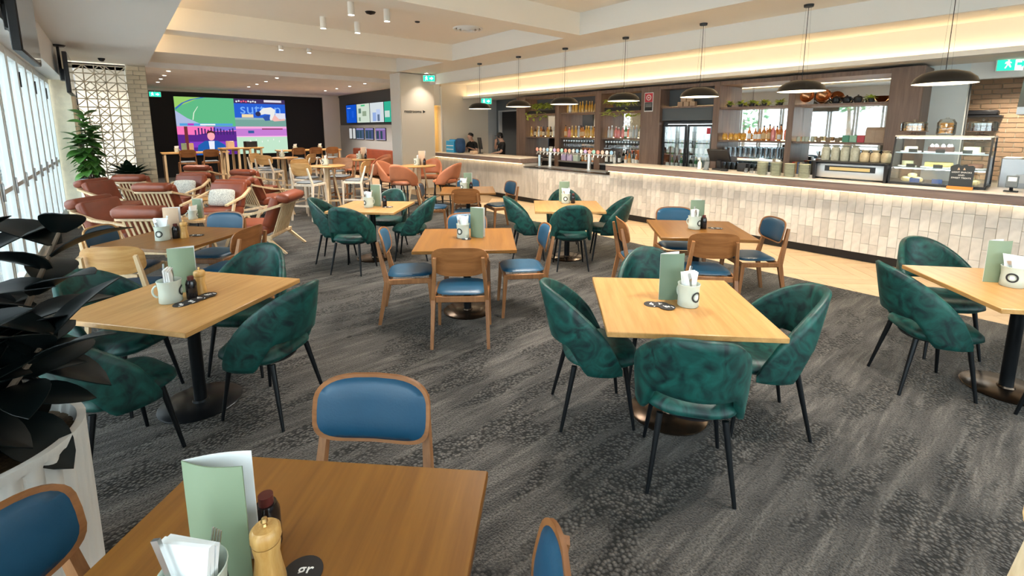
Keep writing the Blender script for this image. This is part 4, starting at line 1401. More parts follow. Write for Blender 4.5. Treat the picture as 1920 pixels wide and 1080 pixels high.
for i, c in enumerate(((.55, .45, .7), (.6, .5, .75), (.5, .62, .55))):
    solo('drink_carton', MB().rbox(-.05, .05, -.085, .085, 0, .20, .006, 1).mesh('drink_carton', mat('carton_card', c, .6)), ('lilac', 'pale violet', 'mint green')[i] + ' drink carton on the steel back counter', 'carton', (9.35, 8.40 - i * .22 + .44, CZ + .001))

# order terminal, printers and small things
pos = thing('order_terminal', 'black order terminal with tilted screen on the bar', 'computer', (8.15, 3.95, ZT), R(-90))
ob('stand', MB().rbox(-.10, .10, -.06, .12, 0, .03, .01, 1).bar((0, .03, .03), (0, .0, .17), .07, .05).mesh('stand', M['black']), pos)
ob('screen', MB().rbox(-.19, .19, -.02, .02, -.13, .13, .008, 1, M=Matrix.Translation((0, -.02, .26)) @ Matrix.Rotation(R(35), 4, 'X')).mesh('screen', M['black']), pos)
ob('card_reader', MB().rbox(-.06, .06, -.04, .03, 0, .035, .008, 1, M=Matrix.Translation((.17, -.14, .002))).mesh('card_reader', M['black']), pos)
solo('spray_bottle', MB().lathe([(0, 0), (.035, 0), (.037, .01), (.035, .11), (.014, .14), (.012, .17), (0, .17)], 16).bar((.0, 0, .17), (-.045, 0, .195), .022, .03).mesh('spray_bottle', M['white']), 'white spray bottle beside the order terminal', 'bottle', (8.1, 4.28, ZT))
solo('card_terminal', MB().rbox(-.045, .045, -.04, .04, 0, .02, .006, 1).rbox(-.04, .04, -.012, .012, 0, .14, .006, 1, M=Matrix.Translation((0, 0, .015)) @ Matrix.Rotation(R(-20), 4, 'X')).mesh('card_terminal', M['grey_seat']), 'small grey card terminal beside the order terminal', 'card reader', (8.02, 4.12, ZT), R(-90))
solo('receipt_printer', MB().rbox(-.09, .09, -.075, .075, 0, .14, .012, 2).mesh('receipt_printer', M['black']), 'square black receipt printer on the bar beside the plates', 'printer', (8.22, 3.55, ZT))
for i in range(3):
    solo('glass_jar', MB().lathe([(0, 0), (.03, 0), (.03, .07), (.025, .075), (0, .075)], 12).mesh('glass_jar', M['tumbler']), 'short glass jar between the printer and the plate stacks', 'jar', (8.02, 3.42 - i * .09, ZT), 0, 'short jars beside the plates')

# plate stacks
plate_me = MB().lathe([(0, 0), (.055, 0), (.058, .005), (.082, .017), (.083, .020), (.055, .009), (0, .008)], 26).mesh('plate', mat('speckled_stoneware', (.46, .47, .36), .4, var=.2, scale=20, rand=.12))
names = ['beside the glass jars', 'second from the glass jars', 'second from the coffee machine', 'beside the coffee machine']
for s in range(4):
    for k in range(12):
        solo('plate', plate_me, 'speckled stoneware plate in the bar stack ' + names[s], 'plate', (7.84, 3.09 - s * .198, ZT + k * .0165), rnd.uniform(0, 6), 'plates in the stack ' + names[s])

# coffee machine
cm = thing('coffee_machine', 'long steel and black espresso machine on the bar', 'coffee machine', (8.12, 1.95, ZT))
ob('body', MB().rbox(-.22, .26, -.41, .41, .02, .235, .02, 2).mesh('body', M['steel_soft']), cm)
for y_ in (-.42, .42):
    ob('side_panel', MB().prism([(-.27, 0), (.28, 0), (.30, .20), (.22, .27), (-.30, .25)], -.016, .016, M=Matrix.Translation((0, y_, 0)) @ Matrix.Rotation(R(90), 4, 'X')).mesh('side_panel', M['black']), cm)
ob('top_rail', MB().rbox(-.27, .27, -.405, .405, .24, .262, .006, 1).mesh('top_rail', M['black']), cm)
ob('recess', MB().box(-.226, -.219, -.30, .30, .12, .20).mesh('recess', M['black']), cm)
ob('recess_trim', MB().box(-.229, -.225, -.24, .24, .135, .18).mesh('recess_trim', M['brass']), cm)
# sacks of paper cups on top of the machine
sack = MB().lathe([(0, 0), (.050, 0), (.058, .02), (.060, .09), (.050, .125), (.028, .135), (.05, .160), (0, .165)], 14).mesh('cup_sleeve', mat('hessian', (.38, .31, .20), .9, var=.25, scale=30))
sack2 = MB().lathe([(0, 0), (.052, 0), (.056, .02), (.058, .15), (.050, .19), (.03, .20), (.055, .225), (0, .23)], 14).mesh('cup_sleeve', mat('grey_hessian', (.29, .29, .24), .9, var=.25, scale=30))
for i in range(7):
    big = i < 4
    solo('cup_sleeve', sack2 if big else sack, ('tall grey green' if big else 'short straw') + ' wrapped cup sleeve standing on the espresso machine', 'cup sleeve', (8.10, 2.31 - i * .120, ZT + .263), 0, ('tall' if big else 'short') + ' cup sleeves on the espresso machine')

gri = thing('coffee_grinder', 'coffee grinder with clear hopper behind the plate stacks', 'grinder', (9.42, 2.75, CZ + .001))
ob('grinder_body', MB().lathe([(.08, 0), (.08, .02), (.06, .05), (.055, .22), (.085, .30), (.085, .34), (0, .34)], 18).mesh('grinder_body', M['bar_wood']), gri)
ob('hopper', MB().lathe([(.05, .341), (.09, .46), (.085, .47), (.0, .47)], 18).mesh('hopper', M['tumbler']), gri)
bkm = [(.55, .1, .08), (.6, .3, .1), (.1, .15, .3), (.55, .5, .4), (.2, .2, .22)]
for i in range(5):
    solo('book', MB().rbox(-.09, .09, -.018, .018, 0, .26, .003, 1).mesh('book', mat('book_cover', bkm[i], .6)), ('red', 'orange', 'navy', 'cream', 'charcoal')[i] + ' cookbook upright beside the coffee grinder', 'book', (9.48, 3.18 - i * .042, CZ + .001))
# mirror shelf above the coffee machine
mug = MB().lathe([(0, 0), (.035, 0), (.04, .02), (.042, .075), (.039, .075), (.036, .01), (0, .01)], 14).tube([(0, -.04, .06), (0, -.062, .05), (0, -.062, .03), (0, -.04, .018)], .005, 6).mesh('mug', mat('brown_mug', (.30, .22, .15), .35))
for i in range(3):
    solo('mug', mug, 'brown handled mug on the mirror shelf by the tea tins', 'mug', (9.42, 2.82 - i * .14, 1.601), R(30), 'brown mugs by the tea tins')
for i in range(4):
    solo('milk_jug', MB().lathe([(0, 0), (.03, 0), (.036, .03), (.028, .07), (.032, .085), (0, .085)], 14).mesh('milk_jug', M['enamel']), 'small pale jug clustered on the mirror shelf by the oak post', 'jug', (9.42 + .05 * (i % 2), 3.14 - i * .07, 1.601), 0, 'pale jugs on the mirror shelf')
for i, (c, n_) in enumerate((((.08, .30, .18), 'dark green'), ((.30, .55, .38), 'light green'), ((.50, .03, .05), 'red'))):
    solo('tea_tin', MB().rbox(-.045, .045, -.05, .05, 0, .115, .004, 1).mesh('tea_tin', mat('tea_tin', c, .35)), n_ + ' square tea tin on the mirror shelf beside the paper bags', 'tin', (9.44, 2.42 - i * .105, 1.601))
for i in range(2):
    bg = MB().box(-.06, .06, -.065, .065, 0, .20).prism([(-.06, .2), (.06, .2), (.008, .25), (-.008, .25)], -.065, .065, M=Matrix.Rotation(R(90), 4, 'X')).mesh('paper_bag', mat('brown_paper', (.48, .36, .27), .8, var=.1))
    solo('paper_bag', bg, 'brown folded paper bag ' + ('beside the red tea tin' if i == 0 else 'against the end post of the mirror shelf'), 'bag', (9.46, 2.09 - i * .132, 1.601))
# teapots and bowls on the high shelf
bowl = MB().lathe([(0, 0), (.04, 0), (.09, .05), (.115, .10), (.11, .10), (.085, .055), (0, .02)], 20).mesh('copper_bowl', mat('copper', (.50, .24, .12), .25, 1.0))
for i in range(2):
    solo('copper_bowl', bowl, 'copper bowl tipped on edge on the high shelf, ' + ('next to the post' if i == 0 else 'beside the teapots'), 'bowl', M=XF((9.50, 3.06 - i * .25, 2.36), 0, 0, R(-70)))
pot_ = [('pot_body', MB().lathe([(0, 0), (.05, 0), (.07, .04), (.06, .09), (.03, .11), (.012, .115), (.012, .13), (0, .13)], 18).mesh('pot_body', M['black'])), ('spout', MB().tube([(0, .06, .04), (0, .10, .07), (0, .115, .10)], [.014, .01, .007], 8).mesh('spout', M['black'])), ('handle', MB().tube([(0, -.06, .085), (0, -.10, .08), (0, -.10, .04), (0, -.065, .03)], .006, 8).mesh('handle', M['black']))]
for i in range(3):
    thing('teapot', 'small black teapot on the high mirror shelf ' + ('beside the copper bowls', 'between two teapots', 'nearest the pot plant')[i], 'teapot', (9.42, 2.62 - i * .155, 2.251), R(40), pot_)
solo('serving_bowl', bowl, 'bronze bowl at the end post of the high mirror shelf', 'bowl', (9.58, 2.03, 2.251))

# ---------------------------------------------------------------- cake cabinet
CY, CXc = 1.03, 8.14
cc = thing('cake_cabinet', 'glass cake display cabinet with three lit shelves', 'display case', (CXc, CY, ZT))
ob('base', MB().rbox(-.28, .30, -.465, .465, 0, .035, .006, 1).mesh('base', M['black']), cc)
ob('top_panel', MB().rbox(-.17, .30, -.465, .465, .615, .640, .004, 1).mesh('top_panel', M['stone']), cc)
for s in (-1, 1):
    ob('side_frame', MB().bar((-.28, s * .455, .03), (-.16, s * .455, .62), .018, .022).mesh('side_frame', M['black']), cc)
    ob('side_frame', MB().bar((.285, s * .455, .03), (.285, s * .455, .62), .018, .022).mesh('side_frame', M['black']), cc)
    ob('side_pane', MB().prism([(-.27, .035), (.28, .035), (.28, .615), (-.155, .615)], -.003, .003, M=Matrix.Translation((0, s * .455, 0)) @ Matrix.Rotation(R(90), 4, 'X')).mesh('side_pane', M['clear']), cc)
ob('front_pane', MB().add([(-.283, -.445, .035), (-.283, .445, .035), (-.163, .445, .615), (-.163, -.445, .615), (-.278, -.445, .035), (-.278, .445, .035), (-.158, .445, .615), (-.158, -.445, .615)], [(0, 1, 2, 3), (7, 6, 5, 4), (0, 4, 5, 1), (1, 5, 6, 2), (2, 6, 7, 3), (3, 7, 4, 0)]).mesh('front_pane', M['clear']), cc)
for z in (.225, .42):
    ob('shelf', MB().box(-.20 + (z - .2) * .15, .27, -.44, .44, z - .006, z).mesh('shelf', M['clear']), cc)
    ob('shelf_edge', MB().box(-.205 + (z - .2) * .15, -.198 + (z - .2) * .15, -.44, .44, z - .012, z + .002).mesh('shelf_edge', M['steel']), cc)
ob('light', MB().box(-.14, -.11, -.43, .43, .600, .612).mesh('light', emis('cabinet_light', (.9, .97, 1.0), 30.0)), cc)
ob('light', MB().box(-.16, -.145, -.43, .43, .205, .214).mesh('light', emis('cabinet_light2', (.9, .97, 1.0), 18.0)), cc)
def cake(loc, r_, h, cols, label, top=None, plate=True):
    P_ = [('cake_body', MB().lathe([(0, .012), (r_, .012), (r_, .012 + h), (r_ * .96, .018 + h), (0, .018 + h)], 24).mesh('cake_body', mat('cake', cols[0], .6, var=.15, scale=30)))]
    if plate:
        P_.append(('cake_board', MB().lathe([(0, 0), (r_ + .04, 0), (r_ + .04, .010), (0, .011)], 24).mesh('cake_board', M['napkin'])))
    t = thing('cake', label, 'cake', loc, 0, P_)
    if top:
        for k in range(9):
            a_ = 2 * math.pi * k / 9
            ob('topping', MB().lathe([(0, 0), (.022, .0), (.018, .018), (.006, .035), (0, .038)], 10).mesh('topping', mat('topping', top, .5)), t, M=XF((r_ * .74 * math.cos(a_), r_ * .74 * math.sin(a_), .018 + h)))
    return t
cz = ZT
cake((CXc + .05, CY + .02, cz + .421), .13, .055, [(.045, .018, .012)], 'dark chocolate cake with cream rosettes on the top cabinet shelf', (.55, .52, .50))
cake((CXc + .05, CY + .32, cz + .421), .07, .05, [(.66, .60, .40)], 'pale sponge cake on the top cabinet shelf beside the chocolate cake')
cake((CXc + .05, CY - .27, cz + .421), .08, .06, [(.62, .60, .30)], 'lemon yellow cake on the top cabinet shelf')
cake((CXc + .03, CY + .02, cz + .226), .14, .05, [(.66, .55, .22)], 'wide golden cheesecake on the middle cabinet shelf')
cake((CXc + .03, CY + .335, cz + .226), .06, .055, [(.58, .56, .34)], 'small pale green cake on the middle cabinet shelf')
cake((CXc + .08, CY - .32, cz + .226), .07, .045, [(.30, .13, .08)], 'brown slice cake on the middle cabinet shelf')
scone = MB().lathe([(0, 0), (.045, 0), (.052, .02), (.044, .045), (.02, .055), (0, .056)], 14).mesh('scone', mat('scone', (.68, .55, .28), .7, var=.2, scale=25))
for i, (dx, dy, dz) in enumerate(((-.10, .30, 0), (0, .33, 0), (-.08, .19, 0), (.03, .22, 0), (-.02, .26, .05), (-.10, -.22, 0), (0, -.25, 0), (-.08, -.33, 0), (.03, -.34, 0), (-.03, -.29, .05))):
    solo('scone', scone, 'golden scone piled on the cabinet floor ' + ('by the espresso machine end' if dy > 0 else 'by the chalkboard end'), 'scone', (CXc + dx, CY + dy, cz + .036 + dz), 0, 'scones ' + ('by the espresso machine end' if dy > 0 else 'by the chalkboard end'))
card = MB().box(-.004, .004, -.045, .045, 0, .045).mesh('price_card', M['chalk'])
cardb = MB().box(-.004, .004, -.050, .050, 0, .055).mesh('price_card', mat('blue_card', (.03, .10, .35), .5))
for i, (dx, dy, z, m_, wd) in enumerate(((-.13, .27, .421, card, 'black price card before the pale sponge cake'), (-.135, .0, .421, card, 'black price card before the chocolate cake'), (-.13, -.25, .421, card, 'black price card before the lemon yellow cake'), (-.16, .27, .226, card, 'black price card before the small green cake'), (-.165, 0, .226, card, 'black price card before the golden cheesecake'), (-.235, .20, .036, cardb, 'blue price card before the scones at the machine end'), (-.235, -.02, .036, cardb, 'blue price card in the middle of the cabinet floor'))):
    solo('price_card', m_, wd, 'price card', (CXc + dx, CY + dy, cz + z))
# cake domes and jar on top
ztop = cz + .6405
def dome(loc, label, fill, n_, rr=.15):
    t = thing('cake_dome', label, 'cake stand', loc)
    ob('stand', MB().lathe([(.07, 0), (.07, .008), (.02, .02), (.02, .04), (rr, .048), (rr + .005, .058), (0, .056)], 28).mesh('stand', M['bar_wood']), t)
    ob('cover', MB().lathe([(rr - .01, .059), (rr - .012, .155), (rr - .03, .175), (0, .180), (0, .176), (rr - .034, .171), (rr - .016, .153), (rr - .014, .059)], 28).mesh('cover', M['clear']), t)
    ob('knob', MB().lathe([(0, .180), (.012, .182), (.010, .19), (.018, .20), (0, .21)], 12).mesh('knob', M['steel']), t)
    for k in range(n_):
        a_ = 2 * math.pi * (k % 7) / 7 if k < 7 else 2 * math.pi * (k - 7) / 4 + .4
        q = .088 if k < 7 else .055
        solo('pastry', fill, 'pastry heaped under the ' + label, 'pastry', (loc[0] + q * math.cos(a_), loc[1] + q * math.sin(a_), loc[2] + .0605 + (.0345 if k >= 7 else 0)), a_, 'pastries under the ' + label.split(' with')[0])
muf = MB().lathe([(0, 0), (.031, 0), (.036, .012), (.030, .028), (0, .034)], 12)
m_or = muf.mesh('pastry', mat('orange_biscuit', (.72, .33, .06), .6))
m_br = muf.mesh('pastry', mat('chocolate_biscuit', (.10, .04, .03), .6))
dome((8.2, 1.35, ztop), 'glass cake dome with golden biscuits', m_or, 11)
dome((8.2, .70, ztop), 'glass cake dome with chocolate biscuits', m_br, 11)
jt = thing('biscuit_jar', 'tall clear jar of golden biscuits between the two cake domes', 'jar', (8.2, 1.03, ztop))
ob('jar_glass', MB().lathe([(0, 0), (.085, 0), (.095, .02), (.095, .16), (.075, .19), (.071, .19), (.091, .16), (.091, .022), (0, .006)], 24).mesh('jar_glass', M['clear']), jt)
ob('lid', MB().lathe([(.076, .191), (.07, .205), (.02, .215), (.012, .23), (0, .232)], 20).mesh('lid', M['clear']), jt)
for k in range(12):
    a_ = 2.0944 * k + .3 * (k // 3)
    solo('biscuit', m_or, 'golden biscuit stacked inside the tall clear jar', 'biscuit', (8.2 + .042 * math.cos(a_), 1.03 + .042 * math.sin(a_), ztop + .026 + .0345 * (k // 3)), a_, 'biscuits in the tall jar')
# chalkboard, card reader
cb = thing('chalkboard_sign', 'small chalkboard with hand lettering on an orange wooden foot', 'sign', (7.76, .78, ZT), R(-90))
ob('foot', MB().rbox(-.115, .115, -.035, .035, 0, .035, .004, 1).mesh('foot', M['orange']), cb)
ob('board', MB().prism([(-.105, .03), (.105, .03), (.11, .27), (.09, .29), (.05, .285), (.03, .30), (-.01, .285), (-.04, .305), (-.08, .29), (-.105, .27)], -.006, .006, M=Matrix.Translation((0, .0, 0)) @ Matrix.Rotation(R(90), 4, 'X')).mesh('board', M['chalk']), cb)
for i, (tx, z) in enumerate((('LIGHT SNACKS', .205), ('AND', .170), ('SWEET TREATS', .137))):
    ob('lettering', text_mesh('lettering', tx, .026, M['white_ink']), cb, M=XF((0, -.0075, z), 0, R(90)))
for x in (-.03, .02):
    ob('drawing', MB().prism([(-.012, 0), (.012, 0), (.0, .03)], -.0005, .0005, M=Matrix.Translation((x, -.007, .235)) @ Matrix.Rotation(R(90), 4, 'X')).mesh('drawing', M['kraft']), cb)
cr = thing('card_reader', 'small card reader on a stand at the cake end of the bar', 'card reader', (7.9, .36, ZT), R(-90))
ob('stand', MB().rbox(-.06, .06, -.05, .05, 0, .015, .004, 1).bar((0, .02, .01), (0, .0, .07), .03, .02).mesh('stand', M['black']), cr)
ob('keypad', MB().rbox(-.05, .05, -.012, .012, -.07, .07, .006, 1, M=Matrix.Translation((0, -.01, .12)) @ Matrix.Rotation(R(-22), 4, 'X')).mesh('keypad', M['grey_seat']), cr)
ob('screen', MB().box(-.035, .035, -.0145, -.012, .0, .05, M=Matrix.Translation((0, -.01, .12)) @ Matrix.Rotation(R(-22), 4, 'X')).mesh('screen', M['napkin']), cr)
# kitchen behind
hood = MB().prism([(0, 2.02), (.85, 2.02), (.85, 2.56), (.45, 2.56), (.0, 2.12)], -1.2, .50, M=Matrix.Translation((9.45, 0, 0)) @ Matrix.Rotation(R(90), 4, 'X') @ Matrix.Scale(-1, 4, (0, 0, 1)))
solo('range_hood', hood.mesh('range_hood', M['steel_soft']), 'big steel range hood hanging in the kitchen opening', 'hood')
ku = thing('kitchen_unit', 'stainless kitchen unit with dark open front beside the brick wall', 'appliance', (9.75, .05, 0))
ob('unit_body', MB().rbox(-.25, .35, -.6, .52, 0, 1.42, .01, 1).mesh('unit_body', M['steel_soft']), ku)
ob('dark_front', MB().box(-.256, -.251, -.55, .18, 1.0, 1.38).mesh('dark_front', M['black']), ku)
ob('notice', MB().box(-.256, -.251, .24, .36, 1.08, 1.20).mesh('notice', M['napkin']), ku)
solo('kitchen_shelf', MB().box(10.55, 10.95, .75, 1.25, 2.02, 2.05).rbox(10.6, 10.9, .80, 1.2, 2.05, 2.14, .02, 1).mesh('kitchen_shelf', M['black']), 'black bracket shelf on the kitchen brick wall', 'shelf', (.64, 0, 0))

# ---------------------------------------------------------------- till end of the bar
bx = thing('cardboard_box', 'bright blue card box printed with white lines on the till counter', 'box', (8.05, 12.35, ZT))
bl_m = mat('cyan_card', (.03, .33, .62), .5)
ob('box_body', MB().rbox(-.14, .14, -.22, .22, 0, .36, .01, 1).mesh('box_body', bl_m), bx)
for z in (.09, .20):
    ob('white_band', MB().box(-.1415, -.1405, -.20, .18, z, z + .02).mesh('white_band', M['napkin']), bx)
ob('lid_flap', MB().box(-.05, .05, -.16, .16, .36, .40).mesh('lid_flap', bl_m), bx)
pt = thing('till_screen', 'thin black till screen turned side on at the till counter', 'computer', (8.24, 11.22, ZT), R(-20))
ob('stand', MB().rbox(-.08, .08, -.07, .07, 0, .02, .006, 1).bar((0, 0, .02), (0, 0, .14), .03, .03).mesh('stand', M['black']), pt)
ob('screen', MB().rbox(-.015, .015, -.17, .17, -.17, .17, .006, 1, M=Matrix.Translation((0, 0, .30)) @ Matrix.Rotation(R(-8), 4, 'Y')).mesh('screen', M['black']), pt)
solo('shoulder_bag', MB().plate(lambda a, b_, r: (-.05 - .05 * (1 - r ** 3), .20 * a, .22 + .22 * b_), lambda a, b_, r: (.05 + .05 * (1 - r ** 3), .20 * a, .22 + .22 * b_), 5, 28, 3).mesh('jacket', mat('navy_cloth', (.02, .06, .14), .85, var=.3, scale=8)), 'navy bag slumped on the till counter beside the blue box', 'bag', (8.0, 11.90, ZT - .0))
solo('till_printer', MB().rbox(-.09, .09, -.09, .09, 0, .10, .02, 2).mesh('till_printer', M['kraft']), 'low tan printer on the till counter before the staff', 'printer', (7.86, 11.0, ZT))
# ---------------------------------------------------------------- lounge armchairs
rnd = random.Random(21)
def roll_at(p, face):
    f = Vector((math.cos(R(face)), math.sin(R(face))))
    return (p[0] + f.x * .495, p[1] + f.y * .495, 0), R(face - 90)
AC = [
    ((.143, 7.25), 50, 'showing its slatted back, right behind the walnut dining table'),
    ((-.36, 8.78), -40, 'side on beside the windows, opposite a pillow armchair'),
    ((.41, 10.25), 50, 'showing its slatted back in the middle of the lounge'),
    ((-.42, 11.9), -40, 'side on beside the windows near the fig tree'),
    ((.14, 12.5), 50, 'showing its slatted back before the lattice screen'),
    ((1.27, 12.3), -130, 'holding a pale woven pillow, farther into the lounge'),
    ((1.61, 10.03), -130, 'holding a flecked grey pillow, by the round coffee table'),
    ((1.55, 14.6), 50, 'with its head roll showing above a pillow armchair'),
    ((2.20, 12.35), 35, 'with dark slatted back facing the high tables'),
    ((1.86, 10.62), 20, 'whose rolled cushion end shows behind a pillow armchair'),
    ((1.96, 7.55), 143, 'side on, its back towards the green velvet chairs')]
for p, face, lab in AC:
    loc, rz = roll_at(p, face)
    thing('lounge_armchair', 'oak and tan leather armchair ' + lab, 'armchair', loc, rz, ARMCHAIR)
for i in (5, 6):
    loc, rz = roll_at(AC[i][0], AC[i][1])
    q = Matrix.Translation(loc) @ Matrix.Rotation(rz, 4, 'Z') @ Matrix.Translation((0, -.125, .60)) @ Matrix.Rotation(R(20), 4, 'X')
    solo('pillow', PILLOW, ('cream woven' if i == 5 else 'flecked grey') + ' oblong pillow propped in a leather armchair', 'pillow', M=q)
def coffee(loc, label):
    P_ = [('tabletop', MB().lathe([(0, .425), (.265, .425), (.27, .432), (.27, .445), (.262, .45), (0, .45)], 32).mesh('tabletop', M['oak']))]
    for k in range(3):
        a = 2 * math.pi * k / 3 + .4
        P_.append(('leg', MB().tube([(.16 * math.cos(a), .16 * math.sin(a), .43), (.23 * math.cos(a), .23 * math.sin(a), 0)], [.016, .012], 8).mesh('leg', M['black_metal'])))
    thing('coffee_table', label, 'table', loc, 0, P_)
coffee((.86, 8.62, 0), 'round oak coffee table with a menu among the leather armchairs')
coffee((1.36, 11.0, 0), 'round oak coffee table between the two pillow armchairs')
coffee((1.0, 13.6, 0), 'round oak coffee table before the brick pier')
thing('menu_card', 'sage green folded menu card on the lounge coffee table', 'menu', (.82, 8.68, .4505), R(-50), MENU)
thing('utensil_cup', 'pale enamel cup of napkins on the lounge coffee table', 'cup', (.80, 8.54, .4505), R(160), CUP)
solo('napkin', NAPKIN, 'folded white napkins in the cup on the lounge coffee table', 'napkin', M=XF((.80, 8.54, .4545), R(40), R(4)))
thing('utensil_cup', 'pale enamel cup on the coffee table before the brick pier', 'cup', (.97, 13.57, .4505), R(160), CUP)
thing('menu_card', 'pale folded card on the coffee table before the brick pier', 'menu', (1.04, 13.68, .4505), R(-50), menu_parts(M['enamel'], M['napkin']))

# ---------------------------------------------------------------- high tables and stools
def high_round(loc, label, rz=0):
    P_ = [('tabletop', MB().lathe([(0, 1.02), (.365, 1.02), (.375, 1.03), (.375, 1.045), (.365, 1.05), (0, 1.05)], 36).mesh('tabletop', M['oak']))]
    for k in range(4):
        a = math.pi / 4 + k * math.pi / 2
        c, s = math.cos(a), math.sin(a)
        P_.append(('leg', MB().bar((.10 * c, .10 * s, 1.03), (.27 * c, .27 * s, 0), .075, .035, up=(c, s, 0), w1=.045, h1=.03).mesh('leg', M['oak_pale'])))
    P_.append(('foot_rail', MB().bar((-.15, -.15, .28), (.15, .15, .28), .03, .04).bar((-.15, .15, .281), (.15, -.15, .281), .03, .04).mesh('foot_rail', M['oak_pale'])))
    thing('high_table', label, 'table', loc, rz, P_)
HT = [((3.48, 13.85), 'round oak high table nearest the video wall stools'), ((3.42, 10.20), 'round oak high table before the pale honey-backed stools'), ((4.80, 11.75), 'round oak high table between honey stools and leather stools'), ((4.95, 8.98), 'round oak high table ringed by terracotta leather stools')]
for (x, y_), l in HT:
    high_round((x, y_, 0), l, R(20))
HN = ['high table by the video wall', 'high table before the honey stools', 'middle high table', 'high table with leather stools']
for k, ((x, y_), _) in enumerate(HT):
    thing('utensil_cup', 'pale enamel cup with round logo on the ' + HN[k], 'cup', (x - .03, y_ + .02, 1.0505), R(20), CUP)
    solo('napkin', NAPKIN, 'folded white napkins in the cup on the ' + HN[k], 'napkin', M=XF((x - .03, y_ + .02, 1.0545), R(60), R(5)))
    if k in (2, 3):
        thing('menu_card', 'kraft folded menu card on the ' + HN[k], 'menu', (x + .06, y_ + .10, 1.0505), R(-60), MENU_KRAFT)
        thing('sauce_bottle', 'small dark sauce bottle on the ' + HN[k], 'bottle', (x + .11, y_ - .06, 1.0505), 0, SAUCE)
def stools(k, proto, name, what, rows):
    (x, y_), _ = HT[k]
    for a, d, lab in rows:
        thing(name, what + ' ' + lab, 'stool', (x + d * math.cos(R(a)), y_ + d * math.sin(R(a)), 0), R(a + 90), proto)
stools(0, STOOL, 'bar_stool', 'honey-backed pale oak bar stool', [(222, .58, 'at the table by the video wall, back to the room'), (-48, .60, 'at the table by the video wall, bar side'), (132, .62, 'at the table by the video wall, armchair side')])
stools(1, STOOL, 'bar_stool', 'honey-backed pale oak bar stool', [(216, .60, 'standing apart with its back to the green velvet chairs'), (-48, .66, 'side on between the high tables, seat towards the armchairs'), (112, .64, 'half hidden behind the stool nearest the armchairs')])
stools(1, STOOL_DARK, 'bar_stool', 'dark walnut bar stool', [(48, .66, 'behind the cup on the high table before the honey stools')])
stools(2, STOOL, 'bar_stool', 'honey-backed pale oak bar stool', [(150, .64, 'at the middle high table, facing the restroom wall')])
stools(2, BUCKET, 'leather_stool', 'terracotta leather bar stool', [(-70, .66, 'with open tub seat at the middle high table'), (20, .66, 'at the middle high table, before the restroom wall'), (80, .68, 'behind the middle high table by the banquette')])
stools(3, BUCKET, 'leather_stool', 'terracotta leather bar stool', [(212, .60, 'with quilted back and brass stud facing the green chairs'), (-62, .66, 'side on beside the tiled bar front'), (40, .68, 'behind the cup, against the tiled bar front'), (122, .66, 'beside the middle high table, leather side')])
stud = MB().lathe([(0, 0), (.022, 0), (.018, .012), (0, .016)], 14).mesh('stud', M['brass'])
# long high bench table and frames before the video wall
def long_table(loc, rz, L_, W_, h, label, nfr):
    P_ = [('tabletop', MB().rbox(-L_ / 2, L_ / 2, -W_ / 2, W_ / 2, h - .045, h, .004, 1).mesh('tabletop', M['oak']))]
    for k in range(nfr):
        x = -L_ / 2 + .08 + k * (L_ - .16) / max(1, nfr - 1)
        P_.append(('end_frame', MB().bar((x, -W_ / 2 + .05, 0), (x, -W_ / 2 + .05, h - .046), .06, .06).bar((x, W_ / 2 - .05, 0), (x, W_ / 2 - .05, h - .046), .06, .06).bar((x, -W_ / 2 + .05, h - .08), (x, W_ / 2 - .05, h - .08), .058, .06).bar((x, -W_ / 2 + .05, .12), (x, W_ / 2 - .05, .12), .058, .06).mesh('end_frame', M['oak_pale'])))
    thing('high_bench_table', label, 'table', loc, rz, P_)
long_table((2.05, 19.1, 0), 0, 1.9, .75, 1.05, 'long oak high table in front of the presenter picture', 2)
long_table((3.25, 18.1, 0), R(12), 1.25, .55, 1.20, 'tall oak bench table on four open frames before the video wall', 4)
long_table((5.6, 18.6, 0), 0, 2.2, .8, 1.05, 'long oak high table near the betting screens', 2)
for i, (x, y_) in enumerate(((1.75, 18.55), (2.40, 18.55))):
    thing('bar_stool', 'dark walnut bar stool tucked under the long table, ' + ('brick pier end' if i == 0 else 'bench frame end'), 'stool', (x, y_, 0), 0, STOOL_DARK)
for i, x in enumerate((5.0, 5.6, 6.2)):
    thing('bar_stool', 'dark walnut bar stool at the betting screen table, ' + ('video wall end', 'middle place', 'slate wall end')[i], 'stool', (x, 18.02, 0), 0, STOOL_DARK)
thing('utensil_cup', 'pale enamel cup of menus on the long table before the presenter picture', 'cup', (1.52, 19.0, 1.0505), 0, CUP)
for i, (dx, a, pr) in enumerate(((-.05, -20, MENU), (.08, 30, MENU_KRAFT))):
    thing('menu_card', ('sage green', 'kraft')[i] + ' folded menu card on the long table before the presenter picture', 'menu', (1.66 + .22 * i, 19.0, 1.0505), R(a), pr)
solo('napkin', NAPKIN, 'folded white napkins in the cup before the presenter picture', 'napkin', M=XF((1.52, 19.0, 1.0545), R(20), R(8)))
for i, x in enumerate((5.1, 6.0)):
    thing('utensil_cup', 'pale enamel cup on the betting screen table, ' + ('video wall end', 'slate wall end')[i], 'cup', (x, 18.6, 1.0505), 0, CUP)
    solo('napkin', NAPKIN, 'folded white napkins on the betting screen table, ' + ('video wall end', 'slate wall end')[i], 'napkin', M=XF((x, 18.6, 1.0545), R(20), R(8)))
solo('equipment_case', MB().rbox(-.18, .18, -.12, .12, 0, .20, .01, 1).mesh('equipment_case', M['black']), 'black equipment case on the tall oak bench table', 'case', (3.55, 18.16, 1.2005), R(12))
solo('carton', MB().rbox(-.10, .10, -.08, .08, 0, .22, .004, 1).mesh('carton', M['kraft']), 'brown carton on the tall oak bench table', 'box', (2.92, 18.03, 1.2005), R(12))
bq = thing('banquette', 'tan leather banquette along the betting screen wall', 'bench', (7.6, 17.6, 0))
